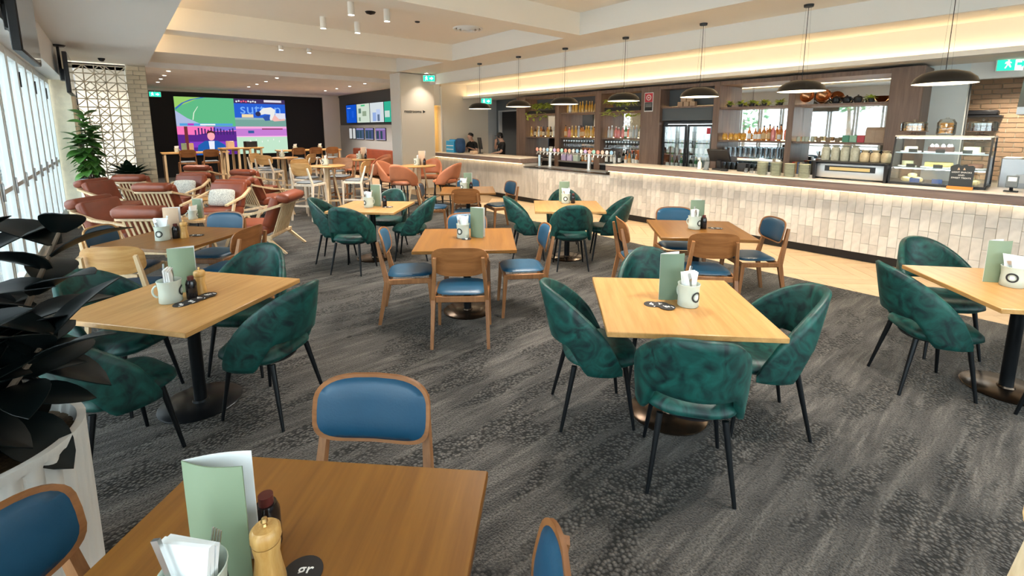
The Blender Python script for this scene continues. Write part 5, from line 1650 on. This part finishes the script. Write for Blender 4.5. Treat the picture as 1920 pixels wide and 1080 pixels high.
ob('seat', MB().rbox(-.35, .10, -2.1, 2.1, .12, .46, .05, 2).mesh('seat', M['terra']), bq)
ob('backrest', MB().rbox(.12, .34, -2.1, 2.1, .12, 1.02, .05, 2).mesh('backrest', M['leather']), bq)

# ---------------------------------------------------------------- video wall
def quad(b, x0, x1, z0, z1, d):
    return b.box(x0, x1, -d, -d + .001, z0, z1)
def poly(pts, d):
    return MB().prism(pts, 0, .001, M=Matrix.Translation((0, -d, 0)) @ Matrix.Rotation(R(90), 4, 'X'))
vw = thing('video_wall', 'large four-picture video screen on the black wall', 'screen', (1.824, YV - .05, .81))
VWw, VWh = 3.856, 2.21
ob('screen_case', MB().box(-.02, VWw + .02, -.008, .05, -.02, VWh + .02).mesh('screen_case', M['black']), vw)
ES = .5
def pic(nm, me_b, col, parent, s=ES):
    return ob(nm, me_b.mesh(nm, emis('screen_' + nm, col, s)), parent)
cx_, cz_ = 1.95, VWh / 2
q1 = pic('field_picture', quad(MB(), 0, cx_, cz_, VWh, .010), (.10, .42, .20), vw)
pic('outfield', poly([(0, 2.21), (0, 1.80), (.45, 2.0), (.85, 2.21)], .012), (.28, .52, .12), q1)
pic('boundary', poly([(.02, 1.72), (.30, 1.98), (.62, 2.12), (1.0, 2.21), (.85, 2.21), (.5, 2.12), (.22, 1.98), (.02, 1.80)], .013), (.05, .14, .40), q1)
pic('pitch_line', poly([(.55, 1.35), (.60, 1.62), (.74, 1.86), (.72, 1.86), (.57, 1.62), (.52, 1.35)], .013), (.65, .75, .60), q1)
pic('stand', poly([(0, 1.70), (0, 1.11), (.95, 1.11), (.35, 1.42)], .014), (.36, .42, .62), q1)
pic('score_strip', quad(MB(), .10, 1.85, 1.13, 1.22, .016), (.08, .30, .62), q1)
pic('score_text', quad(MB(), .75, 1.25, 1.145, 1.20, .018), (.75, .78, .80), q1)
pic('score_logo', quad(MB(), .35, .55, 1.14, 1.22, .018), (.40, .04, .45), q1)
q2 = pic('player_picture', quad(MB(), cx_, VWw, cz_, VWh, .010), (.02, .10, .55), vw)
pic('crowd', quad(MB(), cx_, VWw, 2.03, VWh, .012), (.05, .03, .10), q2)
pic('white_seats', quad(MB(), 3.05, 3.72, 2.10, 2.19, .013), (.65, .62, .68), q2)
for k in range(9):
    pic('spectator', MB().lathe([(0, 0), (.035, 0), (.035, .001), (0, .001)], 10, M=Matrix.Translation((2.05 + k * .085, -.014, 2.10 + .02 * (k % 2))) @ Matrix.Rotation(R(90), 4, 'X')), ((.7, .1, .2) if k in (2, 3, 4) else (.7, .7, .75)), q2)
ob('hoarding_text', text_mesh('hoarding_text', 'sutton', .60, emis('screen_text', (.16, .36, .80), .5)), q2, M=XF((2.92, -.013, 1.80), 0, R(90)))
pic('turf', quad(MB(), cx_, VWw, cz_, 1.40, .013), (.16, .32, .28), q2)
pic('turf_far', quad(MB(), cx_, VWw, 1.38, 1.46, .014), (.26, .40, .40), q2)
pic('yellow_board', quad(MB(), 2.20, 2.62, 1.47, 1.60, .015), (.75, .60, .35), q2)
pic('white_board', quad(MB(), 3.45, 3.84, 1.42, 1.66, .015), (.62, .62, .72), q2)
pic('player_shirt', poly([(2.80, 1.66), (3.0, 1.86), (3.30, 1.90), (3.46, 1.80), (3.42, 1.55), (3.30, 1.36), (3.22, 1.38), (3.26, 1.60), (3.05, 1.62), (2.92, 1.58)], .017), (.70, .70, .68), q2)
pic('player_leg', poly([(3.30, 1.38), (3.42, 1.60), (3.60, 1.40), (3.80, 1.44), (3.82, 1.36), (3.40, 1.32)], .018), (.75, .42, .38), q2)
pic('player_pads', poly([(2.95, 1.50), (3.20, 1.60), (3.24, 1.36), (3.05, 1.34)], .019), (.03, .08, .32), q2)
pic('player_head', MB().lathe([(0, 0), (.10, 0), (.10, .001), (0, .001)], 14, M=Matrix.Translation((2.80, -.020, 1.62)) @ Matrix.Rotation(R(90), 4, 'X')), (.03, .03, .08), q2)
q3 = pic('presenter_picture', quad(MB(), 0, cx_, 0, cz_, .010), (.09, .02, .22), vw)
pic('sunset', poly([(0, .80), (0, 1.105), (1.95, 1.105), (1.95, .92), (1.2, .90), (.6, .78)], .012), (.85, .16, .42), q3)
pic('blue_dusk', poly([(1.15, .92), (1.2, 1.105), (1.95, 1.105), (1.95, .95)], .013), (.16, .14, .62), q3)
for k in range(13):
    h = .10 + .16 * rnd.random()
    pic('tower', quad(MB(), .55 + k * .105, .60 + k * .105, .78, .84 + h, .014 + .0003 * k), (.05, .02, .14), q3)
pic('window_post', quad(MB(), .22, .33, 0, 1.10, .020), (.14, .03, .03), q3)
pic('city_glow', quad(MB(), .35, 1.95, .30, .52, .0125), (.20, .04, .45), q3)
pic('suit', poly([(.56, 0), (.62, .38), (.86, .55), (1.28, .55), (1.52, .38), (1.58, 0)], .022), (.015, .10, .36), q3)
pic('shirt', poly([(1.0, .02), (.97, .54), (1.17, .54), (1.14, .02)], .024), (.70, .72, .85), q3)
pic('face', MB().lathe([(0, 0), (.125, 0), (.125, .001), (0, .001)], 18, M=Matrix.Translation((1.07, -.026, .73)) @ Matrix.Rotation(R(90), 4, 'X') @ Matrix.Scale(1.35, 4, (0, 1, 0))), (.85, .36, .40), q3)
pic('hair', poly([(.935, .76), (.94, .90), (1.07, .95), (1.20, .90), (1.205, .76), (1.17, .84), (1.07, .87), (.97, .84)], .028), (.06, .02, .02), q3)
pic('caption', quad(MB(), .95, 1.45, .03, .07, .030), (.7, .72, .8), q3)
q4 = pic('stadium_picture', quad(MB(), cx_, VWw, 0, cz_, .010), (.46, .66, .50), vw)
pic('stand_roof', quad(MB(), cx_, VWw, 1.02, 1.105, .012), (.80, .36, .62), q4)
pic('crowd_tier', quad(MB(), cx_, VWw, .72, 1.02, .013), (.48, .18, .55), q4)
pic('shadow', quad(MB(), 2.9, 3.7, .98, 1.03, .014), (.22, .03, .10), q4)
pic('tier_screen', quad(MB(), 2.38, 2.60, .83, .94, .015), (.04, .10, .30), q4)
pic('fence', quad(MB(), cx_, VWw, .68, .72, .016), (.82, .42, .72), q4)
for k in range(7):
    pic('fielder', quad(MB(), 2.2 + k * .22, 2.225 + k * .22, .45 + .04 * (k % 3), .52 + .04 * (k % 3), .017), (.75, .8, .75), q4)

# betting screens
def tv(name, y0, y1, z0, z1, col, label, extra=(), s=.5, case=M['black']):
    t = thing(name, label, 'screen', (7.945, (y0 + y1) / 2, (z0 + z1) / 2), R(-90))
    w, h = abs(y1 - y0) / 2, (z1 - z0) / 2
    ob('case', MB().rbox(-w, w, 0, .027, -h, h, .004, 1).mesh('case', case), t)
    p = ob('picture', MB().box(-w + .02, w - .02, -.003, 0, -h + .02, h - .02).mesh('picture', emis('tv_' + name, col, s)), t)
    for i, (x0, x1, a, b_, c) in enumerate(extra):
        ob('picture_detail', MB().box(x0 * w, x1 * w, -.005 - .0005 * i, -.003, a * h, b_ * h).mesh('picture_detail', emis('tv_detail', c, s)), p)
tv('betting_screen', 20.78, 19.62, 2.06, 2.86, (.005, .07, .48), 'deep blue betting screen at the far end of the upper row', [(-.75, -.1, .58, .64, (.45, .55, .8)), (-.75, -.55, -.6, .4, (.01, .10, .58)), (.1, .5, -.4, .3, (.01, .09, .55))])
tv('betting_screen', 19.60, 18.28, 2.06, 2.86, (.52, .60, .50), 'pale green betting screen in the upper row', [(-.3, .3, .70, .85, (.05, .45, .18)), (-.7, -.3, .0, .5, (.10, .18, .14)), (-.1, .5, -.3, .2, (.25, .32, .22)), (-.7, -.4, -.8, -.4, (.18, .28, .20))])
tv('betting_screen', 18.26, 16.98, 2.06, 2.86, (.55, .60, .62), 'pale racing picture screen in the upper row', [(-.6, -.1, -.85, .0, (.25, .35, .62)), (-.05, .5, -.8, .3, (.42, .50, .70)), (.1, .4, -.85, -.2, (.10, .14, .22))])
tv('betting_screen', 16.96, 15.6, 2.06, 2.86, (.03, .36, .24), 'green betting screen half hidden by the restroom wall', [(-.9, -.3, -.5, .1, (.5, .6, .55))])
for i, (a, c_) in enumerate(((20.55, 20.22), (20.16, 19.84))):
    tv('form_guide', a, c_, 1.38, 1.86, (.55, .56, .55), 'narrow white form guide panel ' + ('at the corner' if i == 0 else 'beside the lower screens'), s=.45)
for i, (a, c_) in enumerate(((19.78, 18.95), (18.82, 18.0), (17.82, 16.9))):
    tv('form_screen', a, c_, 1.38, 1.86, ((.06, .09, .16), (.06, .08, .18), (.20, .12, .30))[i], ('dark blue table screen beside the white panels', 'dark blue table screen in the middle of the lower row', 'violet table screen by the restroom wall')[i], [(-.9, .9, .70, .92, (.30, .25, .50)), (-.8, -.3, -.8, .5, (.03, .06, .08)), (.0, .4, -.8, .5, (.03, .06, .08)), (-.9, .9, -.95, -.85, (.4, .4, .5))])
# hanging televisions along the windows
def hung(y0, y1, label):
    t = thing('hanging_television', label, 'television', (-.52, (y0 + y1) / 2, ZS), R(90))
    w = (y1 - y0) / 2
    ob('panel', MB().rbox(-w, w, -.03, .03, -.86, -.17, .006, 1).mesh('panel', M['black']), t)
    ob('screen', MB().box(-w + .015, w - .015, -.034, -.031, -.845, -.185).mesh('screen', mat('off_screen', (.02, .022, .024), .08, spec=.8)), t)
    ob('ceiling_plate', MB().lathe([(0, -.03), (.09, -.03), (.11, -.012), (.11, -.0005), (0, -.0005)], 20, M=Matrix.Translation((0, .10, 0))).mesh('ceiling_plate', M['black']), t)
    ob('pole', MB().tube([(0, .10, -.02), (0, .10, -.62)], .022, 10).mesh('pole', M['black']), t)
    ob('bracket', MB().rbox(-.12, .12, .03, .11, -.62, -.42, .006, 1).mesh('bracket', M['black']), t)
hung(5.45, 6.75, 'black television hung near the ceiling along the windows')
hung(11.2, 12.4, 'black television hung near the lattice screen end of the windows')
solo('security_camera', MB().lathe([(0, -.07), (.035, -.06), (.06, -.02), (.06, -.001), (0, -.001)], 18).mesh('security_camera', M['black']), 'small black dome camera on the window ceiling', 'camera', (-.05, 13.4, ZS))

# ---------------------------------------------------------------- ceiling fixtures
cyl = [('tube', MB().lathe([(.05, -.20), (.052, -.198), (.052, -.001), (0, -.001)], 20, caps=False).lathe([(.05, -.20), (.046, -.1935)], 20, caps=False).mesh('tube', M['white'])), ('lens', MB().lathe([(0, -.192), (.044, -.192), (.044, -.189), (0, -.189)], 18).mesh('lens', M['lamp_on']))]
CYL = [(3.05, 7.55), (3.68, 7.60), (3.05, 8.85), (3.68, 8.85), (3.10, 11.85), (3.72, 11.85), (3.05, 3.2), (3.68, 3.2), (3.05, 4.5), (3.68, 4.5), (3.05, .2), (3.68, .2)]  # those over the dining tables are unseen, added to even the light
CN = ['armchair side, before the vent', 'bar side, beside the sprinkler', 'armchair side, farther coffer edge', 'bar side, farther coffer edge', 'in the narrow coffer, armchair side', 'in the narrow coffer, bar side', 'near coffer a', 'near coffer b', 'near coffer c', 'near coffer d', 'first coffer a', 'first coffer b']
for i, (x, y_) in enumerate(CYL):
    lab = 'white cylinder ceiling spotlight ' + (CN[i] if i < 6 else 'added out of view above the dining tables')
    thing('ceiling_spotlight', lab, 'spotlight', (x, y_, ZC), 0, cyl, None if i < 6 else 'added cylinder spotlights above the dining tables')
    spot_light('spot_lamp', (x, y_, ZC - .21), 130, (1, .92, .82), 120, .9, .05)
dl = [('trim', MB().lathe([(.05, -.001), (.07, -.001), (.072, -.008), (.05, -.008)], 20, caps=False).mesh('trim', M['white'])), ('lens', MB().lathe([(0, -.004), (.05, -.004), (.05, -.002), (0, -.002)], 18).mesh('lens', M['lamp_on']))]
for i, x in enumerate((1.23, 3.81, 6.48)):
    for j, y_ in enumerate((15.2, 16.5, 17.75, 19.0)):
        thing('downlight', 'small round downlight in the lounge ceiling, row ' + ('by the brick pier', 'before the video wall centre', 'by the betting screens')[i], 'downlight', (x, y_, ZR), 0, dl, 'downlights ' + ('by the brick pier', 'before the video wall centre', 'by the betting screens')[i])
        spot_light('downlight_lamp', (x, y_, ZR - .02), 150, (1, .88, .74), 110, .8, .04)
vt = thing('air_vent', 'round white ceiling air diffuser in the coffer', 'vent', (5.58, 7.96, ZC))
for k, r_ in enumerate((.30, .22, .14)):
    ob('vent_ring', MB().lathe([(r_ - .05, -.002), (r_, -.002), (r_ - .01, -.03 - .012 * k), (r_ - .045, -.02 - .012 * k), (r_ - .05, -.002)], 32, caps=False).mesh('vent_ring', M['white']), vt)
ob('throat', MB().lathe([(0, -.004), (.24, -.004), (.24, -.001), (0, -.001)], 24).mesh('throat', M['black']), vt)
solo('dome_camera', MB().lathe([(0, -.05), (.07, -.03), (.09, -.001), (0, -.001)], 20).mesh('ceiling_speaker', M['black']), 'black dome between the cylinder spotlights', 'camera', (3.55, 7.95, ZC))
solo('ceiling_sensor', MB().lathe([(0, -.03), (.04, -.02), (.05, -.001), (0, -.001)], 16).mesh('ceiling_sensor', M['black']), 'small black ceiling sensor beside the air diffuser', 'sensor', (4.52, 8.08, ZC))
solo('smoke_detector', MB().lathe([(0, -.05), (.03, -.045), (.05, -.02), (.055, -.001), (0, -.001)], 18).mesh('smoke_detector', M['white']), 'white smoke detector beside a cylinder spotlight', 'smoke detector', (2.78, 7.40, ZC))
solo('smoke_detector', MB().lathe([(0, -.05), (.03, -.045), (.05, -.02), (.055, -.001), (0, -.001)], 18).mesh('smoke_detector', M['white']), 'white smoke detector over the bar near the cake cabinet', 'smoke detector', (8.0, .74, 3.24))
# pendants over the bar
sh_o = MB().lathe([(.285, 0), (.283, .02), (.262, .065), (.20, .115), (.11, .142), (.03, .148), (0, .148)], 40, caps=False).mesh('shade', M['pend_out'])
sh_i = MB().lathe([(.282, .001), (.272, .012), (.25, .058), (.19, .105), (.10, .131), (0, .136)], 40, caps=False).mesh('shade_lining', M['pend_in'])
ring_m = MB().lathe([(.20, .095), (.272, .014), (.278, .004), (.19, .085)], 40).mesh('reflector', M['pend_in'])
diff = MB().lathe([(0, .040), (.235, .040), (.235, .046), (0, .046)], 32).mesh('diffuser', emis('pendant_light', (1, .84, .58), 4.5))
cord_m = MB().tube([(0, 0, .148), (0, 0, ZB - 2.32 - .03)], .004, 6).mesh('cord', M['black'])
cap_m = MB().lathe([(0, ZB - 2.32 - .035), (.055, ZB - 2.32 - .032), (.06, ZB - 2.32 - .001), (0, ZB - 2.32 - .001)], 18).mesh('canopy', M['black'])
wire = [MB().tube([(s * .055, 0, .146), (s * .03, 0, ZB - 2.32 - .03)], .0009, 4).mesh('support_wire', M['black']) for s in (-1, 1)]
PN = ['over the cake cabinet', 'over the espresso machine', 'over the order terminal', 'before the red notice', 'before the tap columns', 'before the staff door bottles', 'nearest the restroom wall']
for i, y_ in enumerate((.962, 2.39, 3.83, 5.275, 6.743, 8.176, 9.651)):
    thing('pendant_lamp', 'shallow black dome pendant lamp ' + PN[i], 'pendant lamp', (7.1, y_, 2.32), R(-50), [('shade', sh_o, None, [('shade_lining', sh_i), ('diffuser', diff)]), ('cord', cord_m), ('canopy', cap_m), ('support_wire', wire[0]), ('support_wire', wire[1])])
    spot_light('pendant_bulb', (7.1, y_, 2.34), 45, (1, .84, .62), 150, .6, .12)

# ---------------------------------------------------------------- signs
def exit_sign(loc, rz, label, w=.36, h=.19, flip=False):
    t = thing('exit_sign', label, 'sign', loc, rz)
    ob('sign_box', MB().rbox(-w / 2, w / 2, -.015, .015, -h / 2, h / 2, .004, 1).mesh('sign_box', M['white']), t)
    ob('green_panel', MB().box(-w / 2 + .012, (0 if flip else w / 2 - .012), -.019, -.016, -h / 2 + .012, h / 2 - .012).mesh('green_panel', M['exit_green']), t)
    if flip:
        ob('white_panel', MB().box(.0, w / 2 - .012, -.019, -.016, -h / 2 + .012, h / 2 - .012).mesh('white_panel', M['exit_white']), t)
    ob('arrow', MB().prism([(.05, -.05), (.05, -.02), (.0, -.02), (.0, .02), (.05, .02), (.05, .05), (.11, 0)], 0, .001, M=Matrix.Translation((.02, -.0195, 0)) @ Matrix.Rotation(R(90), 4, 'X')).mesh('arrow', M['exit_white'] if not flip else M['exit_green']), t)
    ob('running_man', MB().prism([(-.02, -.06), (.0, -.01), (.03, -.05), (.04, -.04), (.015, .02), (.035, .01), (.04, .02), (.005, .045), (-.03, .03), (-.035, .0), (-.02, .015), (-.012, -.01), (-.035, -.055)], 0, .001, M=Matrix.Translation((-.08, -.0195, 0)) @ Matrix.Rotation(R(90), 4, 'X')).lathe([(0, 0), (.014, 0), (.014, .001), (0, .001)], 10, M=Matrix.Translation((-.075, -.0195, .062)) @ Matrix.Rotation(R(90), 4, 'X')).mesh('running_man', M['exit_white']), t)
    ob('hanger', MB().bar((0, 0, h / 2), (0, 0, h / 2 + .03), .02, .02).mesh('hanger', M['white']), t)
exit_sign((7.30, 12.45, 3.30), R(-40), 'green exit sign under the ceiling beside the restroom wall')
exit_sign((9.05, 11.95, 2.68), R(-60), 'green exit sign under the bulkhead before the staff door')
exit_sign((1.28, YV - .075, 3.07), 0, 'green exit sign on the black wall beside the brick pier')
exit_sign((9.92, .62, 2.74), R(-60), 'green and white exit sign on the lintel over the kitchen', .42, .20, True)
rs = thing('restroom_sign', 'dark lettering on the cream wall pointing to the restrooms', 'sign', (6.93, 12.694, 2.335))
ob('lettering', text_mesh('lettering', 'restrooms', .135, M['ink'], ext=.003), rs, M=XF((-.06, 0, 0), 0, R(90)))
ob('arrow', MB().prism([(.27, -.045), (.27, .045), (.36, 0)], 0, .003, M=Matrix.Rotation(R(90), 4, 'X')).mesh('arrow', M['ink']), rs)
thing('downlight', 'single round downlight in front of the restroom wall', 'downlight', (7.15, 12.35, ZB), 0, dl)
spot_light('downlight_lamp', (7.15, 12.3, ZB - .02), 30, (1, .88, .74), 110, .8, .04)

# ---------------------------------------------------------------- plants
pl_r = MB().lathe([(0, 0), (.315, 0), (.325, .03), (.330, .655), (.330, .668), (.332, .70), (.305, .70), (.302, .65), (0, .65)], 192, wob=lambda k, z: 1 - (.040 * (abs(((k % 6) / 6.0) - .5) * 2) ** 1.5 if .01 < z < .66 and True else 0))
rp = thing('rubber_plant', 'near-black rubber plant in a white fluted planter', 'plant', (-.53, 2.42, 0))
ob('planter', pl_r.mesh('planter', M['pot_white'], angle=35), rp)
ob('gravel', MB().lathe([(0, .668), (.15, .665), (.297, .655), (0, .652)], 40).mesh('gravel', M['gravel']), rp)
st = [(.15 * math.cos(2.4 * k) * (.4 + .6 * (k % 3) / 2), .15 * math.sin(2.4 * k) * (.4 + .6 * (k % 3) / 2), 1.08 + .36 * ((k * .618) % 1.0)) for k in range(9)]
rl = leafcard('leaf', M['leaf_dark'], .28, .082, .30, .18, 8)
for sx, sy, h in st:
    top = Vector((sx * 2.3, sy * 2.3, h))
    s_ = ob('stem', MB().tube([(sx * .5, sy * .5, .70), (sx * 1.2, sy * 1.2, .7 + (h - .7) * .5), top], [.016, .012, .007], 8).mesh('stem', M['bark']), rp)
    a = rnd.uniform(0, 6)
    for k in range(14):
        t = .18 + .82 * k / 13
        base = Vector((sx * (.5 + 1.8 * t), sy * (.5 + 1.8 * t), .7 + (h - .7) * t))
        a += 2.4
        up = (-.75 + .9 * t if t < .45 else .05 + 1.05 * (t - .3)) + rnd.uniform(-.2, .2)
        ob('leaf', rl, s_, M=XF(base, a, up, rnd.uniform(-.3, .3), rnd.uniform(.82, 1.12)))
fp = thing('fig_tree', 'tall fiddle leaf fig in a pale pot by the windows', 'plant', (-.45, 12.92, 0))
ob('pot', MB().lathe([(0, 0), (.15, 0), (.20, .78), (.21, .82), (.185, .82), (.175, .76), (0, .76)], 28).mesh('pot', M['pot_blue']), fp)
fl_ = leafcard('leaf', M['leaf_fig'], .30, .10, .35, .25, 6)
for sx, sy, h in ((0, 0, 2.1), (.06, .04, 1.8), (-.06, -.03, 1.65)):
    s_ = ob('stem', MB().tube([(sx * .5, sy * .5, .75), (sx, sy, 1.3), (sx * 1.8, sy * 1.8, h)], [.018, .014, .008], 8).mesh('stem', M['bark']), fp)
    a = rnd.uniform(0, 6)
    for k in range(36):
        t = k / 35
        a += 2.4
        ob('leaf', fl_, s_, M=XF((sx * (.5 + 1.3 * t), sy * (.5 + 1.3 * t), .95 + (h - .95) * t), a, -.3 + 1.0 * t * t + rnd.uniform(-.2, .3), rnd.uniform(-.4, .4), rnd.uniform(.7, 1.0)))
dp = thing('broad_leaf_plant', 'dark broad-leaved plant before the lattice screen', 'plant', (.20, 13.92, 0))
ob('pot', MB().lathe([(0, 0), (.14, 0), (.18, .70), (.15, .70), (.14, .65), (0, .65)], 24).mesh('pot', M['black']), dp)
dlf = leafcard('leaf', M['leaf_deep'], .50, .085, .45, .3, 7)
for k in range(30):
    ob('leaf', dlf, dp, M=XF((.03 * math.cos(k), .03 * math.sin(k), .67), R(90 + 180 * ((.618 * k) % 1.0)), rnd.uniform(.55, 1.35), 0, rnd.uniform(.8, 1.15)))
# ---------------------------------------------------------------- staff behind the till
def person(name, label, loc, rz, hands, look, hair_cap=False, height=1.72):
    J = {'pel': (0, 0, .94), 'sp1': (0, .01, 1.10), 'sp2': (0, .015, 1.28), 'nk0': (0, .0, 1.43), 'nk1': (0, .02, 1.50)}
    hd_y = .03 + .05 * look
    J['hd0'] = (0, hd_y, 1.555); J['hd1'] = (0, hd_y + .02 * look, 1.63); J['hd2'] = (0, hd_y + .015 * look, 1.695)
    E_ = [('pel', 'sp1'), ('sp1', 'sp2'), ('sp2', 'nk0'), ('nk0', 'nk1'), ('nk1', 'hd0'), ('hd0', 'hd1'), ('hd1', 'hd2')]
    Rr = {'pel': (.155, .11), 'sp1': (.135, .10), 'sp2': (.155, .11), 'nk0': (.085, .07), 'nk1': (.055, .055), 'hd0': (.066, .080), 'hd1': (.078, .095), 'hd2': (.060, .075)}
    for s, sd in ((-1, 'l'), (1, 'r')):
        sh = Vector((s * .175, .0, 1.40))
        el, wr = Vector(hands[sd][0]), Vector(hands[sd][1])
        J['sh' + sd] = tuple(sh); J['el' + sd] = tuple(el); J['wr' + sd] = tuple(wr)
        d = (wr - el).normalized()
        pm = wr + d * .07
        J['pm' + sd] = tuple(pm)
        Rr.update({'sh' + sd: (.062, .062), 'el' + sd: (.043, .043), 'wr' + sd: (.028, .026), 'pm' + sd: (.038, .020)})
        E_ += [('nk0', 'sh' + sd), ('sh' + sd, 'el' + sd), ('el' + sd, 'wr' + sd), ('wr' + sd, 'pm' + sd)]
        side = d.cross(Vector((0, 0, 1)))
        side = side.normalized() if side.length > .1 else Vector((1, 0, 0))
        for f in range(4):
            o = side * (f - 1.5) * .020
            k1, k2 = 'f%d%sa' % (f, sd), 'f%d%sb' % (f, sd)
            ln = (.068, .078, .074, .056)[f]
            J[k1] = tuple(pm + o + d * .045)
            J[k2] = tuple(pm + o + d * (.045 + ln * .8) + Vector((0, 0, -.018)))
            Rr[k1] = (.0095, .0095); Rr[k2] = (.007, .007)
            E_ += [('pm' + sd, k1), (k1, k2)]
        k1, k2 = 'th%sa' % sd, 'th%sb' % sd
        J[k1] = tuple(wr + d * .045 - side * s * .04); J[k2] = tuple(wr + d * .09 - side * s * .052)
        Rr[k1] = (.011, .011); Rr[k2] = (.009, .009)
        E_ += [('wr' + sd, k1), (k1, k2)]
        J['hp' + sd] = (s * .095, 0, .88); J['kn' + sd] = (s * .10, .02, .49); J['an' + sd] = (s * .10, -.02, .09); J['ft' + sd] = (s * .11, .13, .04)
        Rr.update({'hp' + sd: (.095, .095), 'kn' + sd: (.062, .062), 'an' + sd: (.042, .042), 'ft' + sd: (.045, .035)})
        E_ += [('pel', 'hp' + sd), ('hp' + sd, 'kn' + sd), ('kn' + sd, 'an' + sd), ('an' + sd, 'ft' + sd)]
    ks = list(J)
    me = bpy.data.meshes.new('skeleton')
    me.from_pydata([J[k] for k in ks], [(ks.index(a), ks.index(c)) for a, c in E_], [])
    o = bpy.data.objects.new('skeleton', me)
    COL.objects.link(o)
    md = o.modifiers.new('skin', 'SKIN')
    md.use_smooth_shade = True
    sv = me.skin_vertices[0].data
    for i, k in enumerate(ks):
        sv[i].radius = Rr[k]
        sv[i].use_root = (k == 'pel')
    sb = o.modifiers.new('sub', 'SUBSURF')
    sb.levels = sb.render_levels = 2
    dg = bpy.context.evaluated_depsgraph_get()
    dg.update()
    bm_ = bpy.data.meshes.new_from_object(o.evaluated_get(dg))
    bpy.data.objects.remove(o)
    bm_.materials.clear()
    for m_ in (M['skin'], M['shirt'], M['trouser'], M['black']):
        bm_.materials.append(m_)
    wr_l, wr_r = Vector(J['wrl']), Vector(J['wrr'])
    el_l, el_r = Vector(J['ell']), Vector(J['elr'])
    for p in bm_.polygons:
        c = p.center
        near_arm = min((c - (el + (w_ - el) * t)).length for el, w_ in ((el_l, wr_l), (el_r, wr_r)) for t in (.0, .25, .5, .75, 1.0, 1.3, 1.6))
        if c.z > 1.47 or near_arm < .075: p.material_index = 0
        elif c.z > .92: p.material_index = 1
        elif c.z > .08: p.material_index = 2
        else: p.material_index = 3
        p.use_smooth = True
    s_ = height / 1.785
    t = thing(name, label, 'person', loc, rz)
    t.scale = (s_, s_, s_)
    ob('body', bm_, t)
    hy = J['hd1'][1]
    hz = J['hd1'][2]
    if hair_cap:
        ob('cap', MB().lathe([(.092, .02), (.096, .03), (.092, .09), (.06, .125), (0, .135)], 24, M=Matrix.Translation((0, hy, hz))).prism([(-.07, .07), (.07, .07), (.06, .16), (-.06, .16)], .018, .028, M=Matrix.Translation((0, hy, hz))).mesh('cap', M['black']), t)
        ob('hair', MB().lathe([(.078, -.05), (.094, -.02), (.096, .03), (.0, .03)], 20, M=Matrix.Translation((0, hy - .018, hz))).mesh('hair', M['hair']), t)
    else:
        ob('hair', MB().lathe([(.084, .0), (.094, .03), (.092, .065), (.075, .10), (.03, .118), (0, .12)], 24, M=Matrix.Translation((0, hy - .022, hz + .005)) @ Matrix.Rotation(R(22), 4, 'X')).mesh('hair', M['hair']), t)
    for sx in (-1, 1):
        ob('eye', MB().lathe([(0, -.008), (.008, 0), (0, .008)], 8, M=Matrix.Translation((sx * .030, hy + .088, hz + .0))).mesh('eye', M['ink']), t)
        ob('ear', MB().rbox(-.008, .008, -.016, .016, -.026, .026, .006, 1, M=Matrix.Translation((sx * .084, hy, hz - .005))).mesh('ear', M['skin']), t)
    ob('nose', MB().bar((0, hy + .086, hz + .005), (0, hy + .106, hz - .030), .014, .014, w1=.024, h1=.022).mesh('nose', M['skin']), t)
    ob('mouth', MB().rbox(-.022, .022, hy + .076, hy + .090, hz - .062, hz - .052, .004, 1).mesh('mouth', mat('lips', (.45, .18, .15), .5)), t)
    return t
person('person', 'person in a black shirt looking down at the till', (8.78, 12.38, 0), R(100), {'l': ((-.26, .04, 1.17), (-.15, .19, 1.24)), 'r': ((.26, .04, 1.17), (.13, .20, 1.24))}, 1.0, False, 1.73)
person('person', 'person in black cap and shirt raising a hand to the face', (9.02, 11.12, 0), R(62), {'l': ((-.28, .10, 1.17), (-.20, .30, 1.13)), 'r': ((.25, .19, 1.24), (.10, .20, 1.44))}, .8, True, 1.74)
struct('wall_store_side', boxm('wall_store_side', XB + .15, 11.7, 10.7, 10.8, 0, 2.6, M['slate']))
struct('wall_store_end', boxm('wall_store_end', XB + .15, 11.7, 13.1, 13.2, 0, 2.6, M['slate']))
struct('wall_staff_end', boxm('wall_staff_end', 9.83, XB, 12.9, 13.05, 0, 4.0, M['grey_wall']))
spot_light('store_fill_light', (10.9, 12.0, 2.45), 30, (1, .8, .6), 130)  # added unseen lamp so the bricks show through the staff door
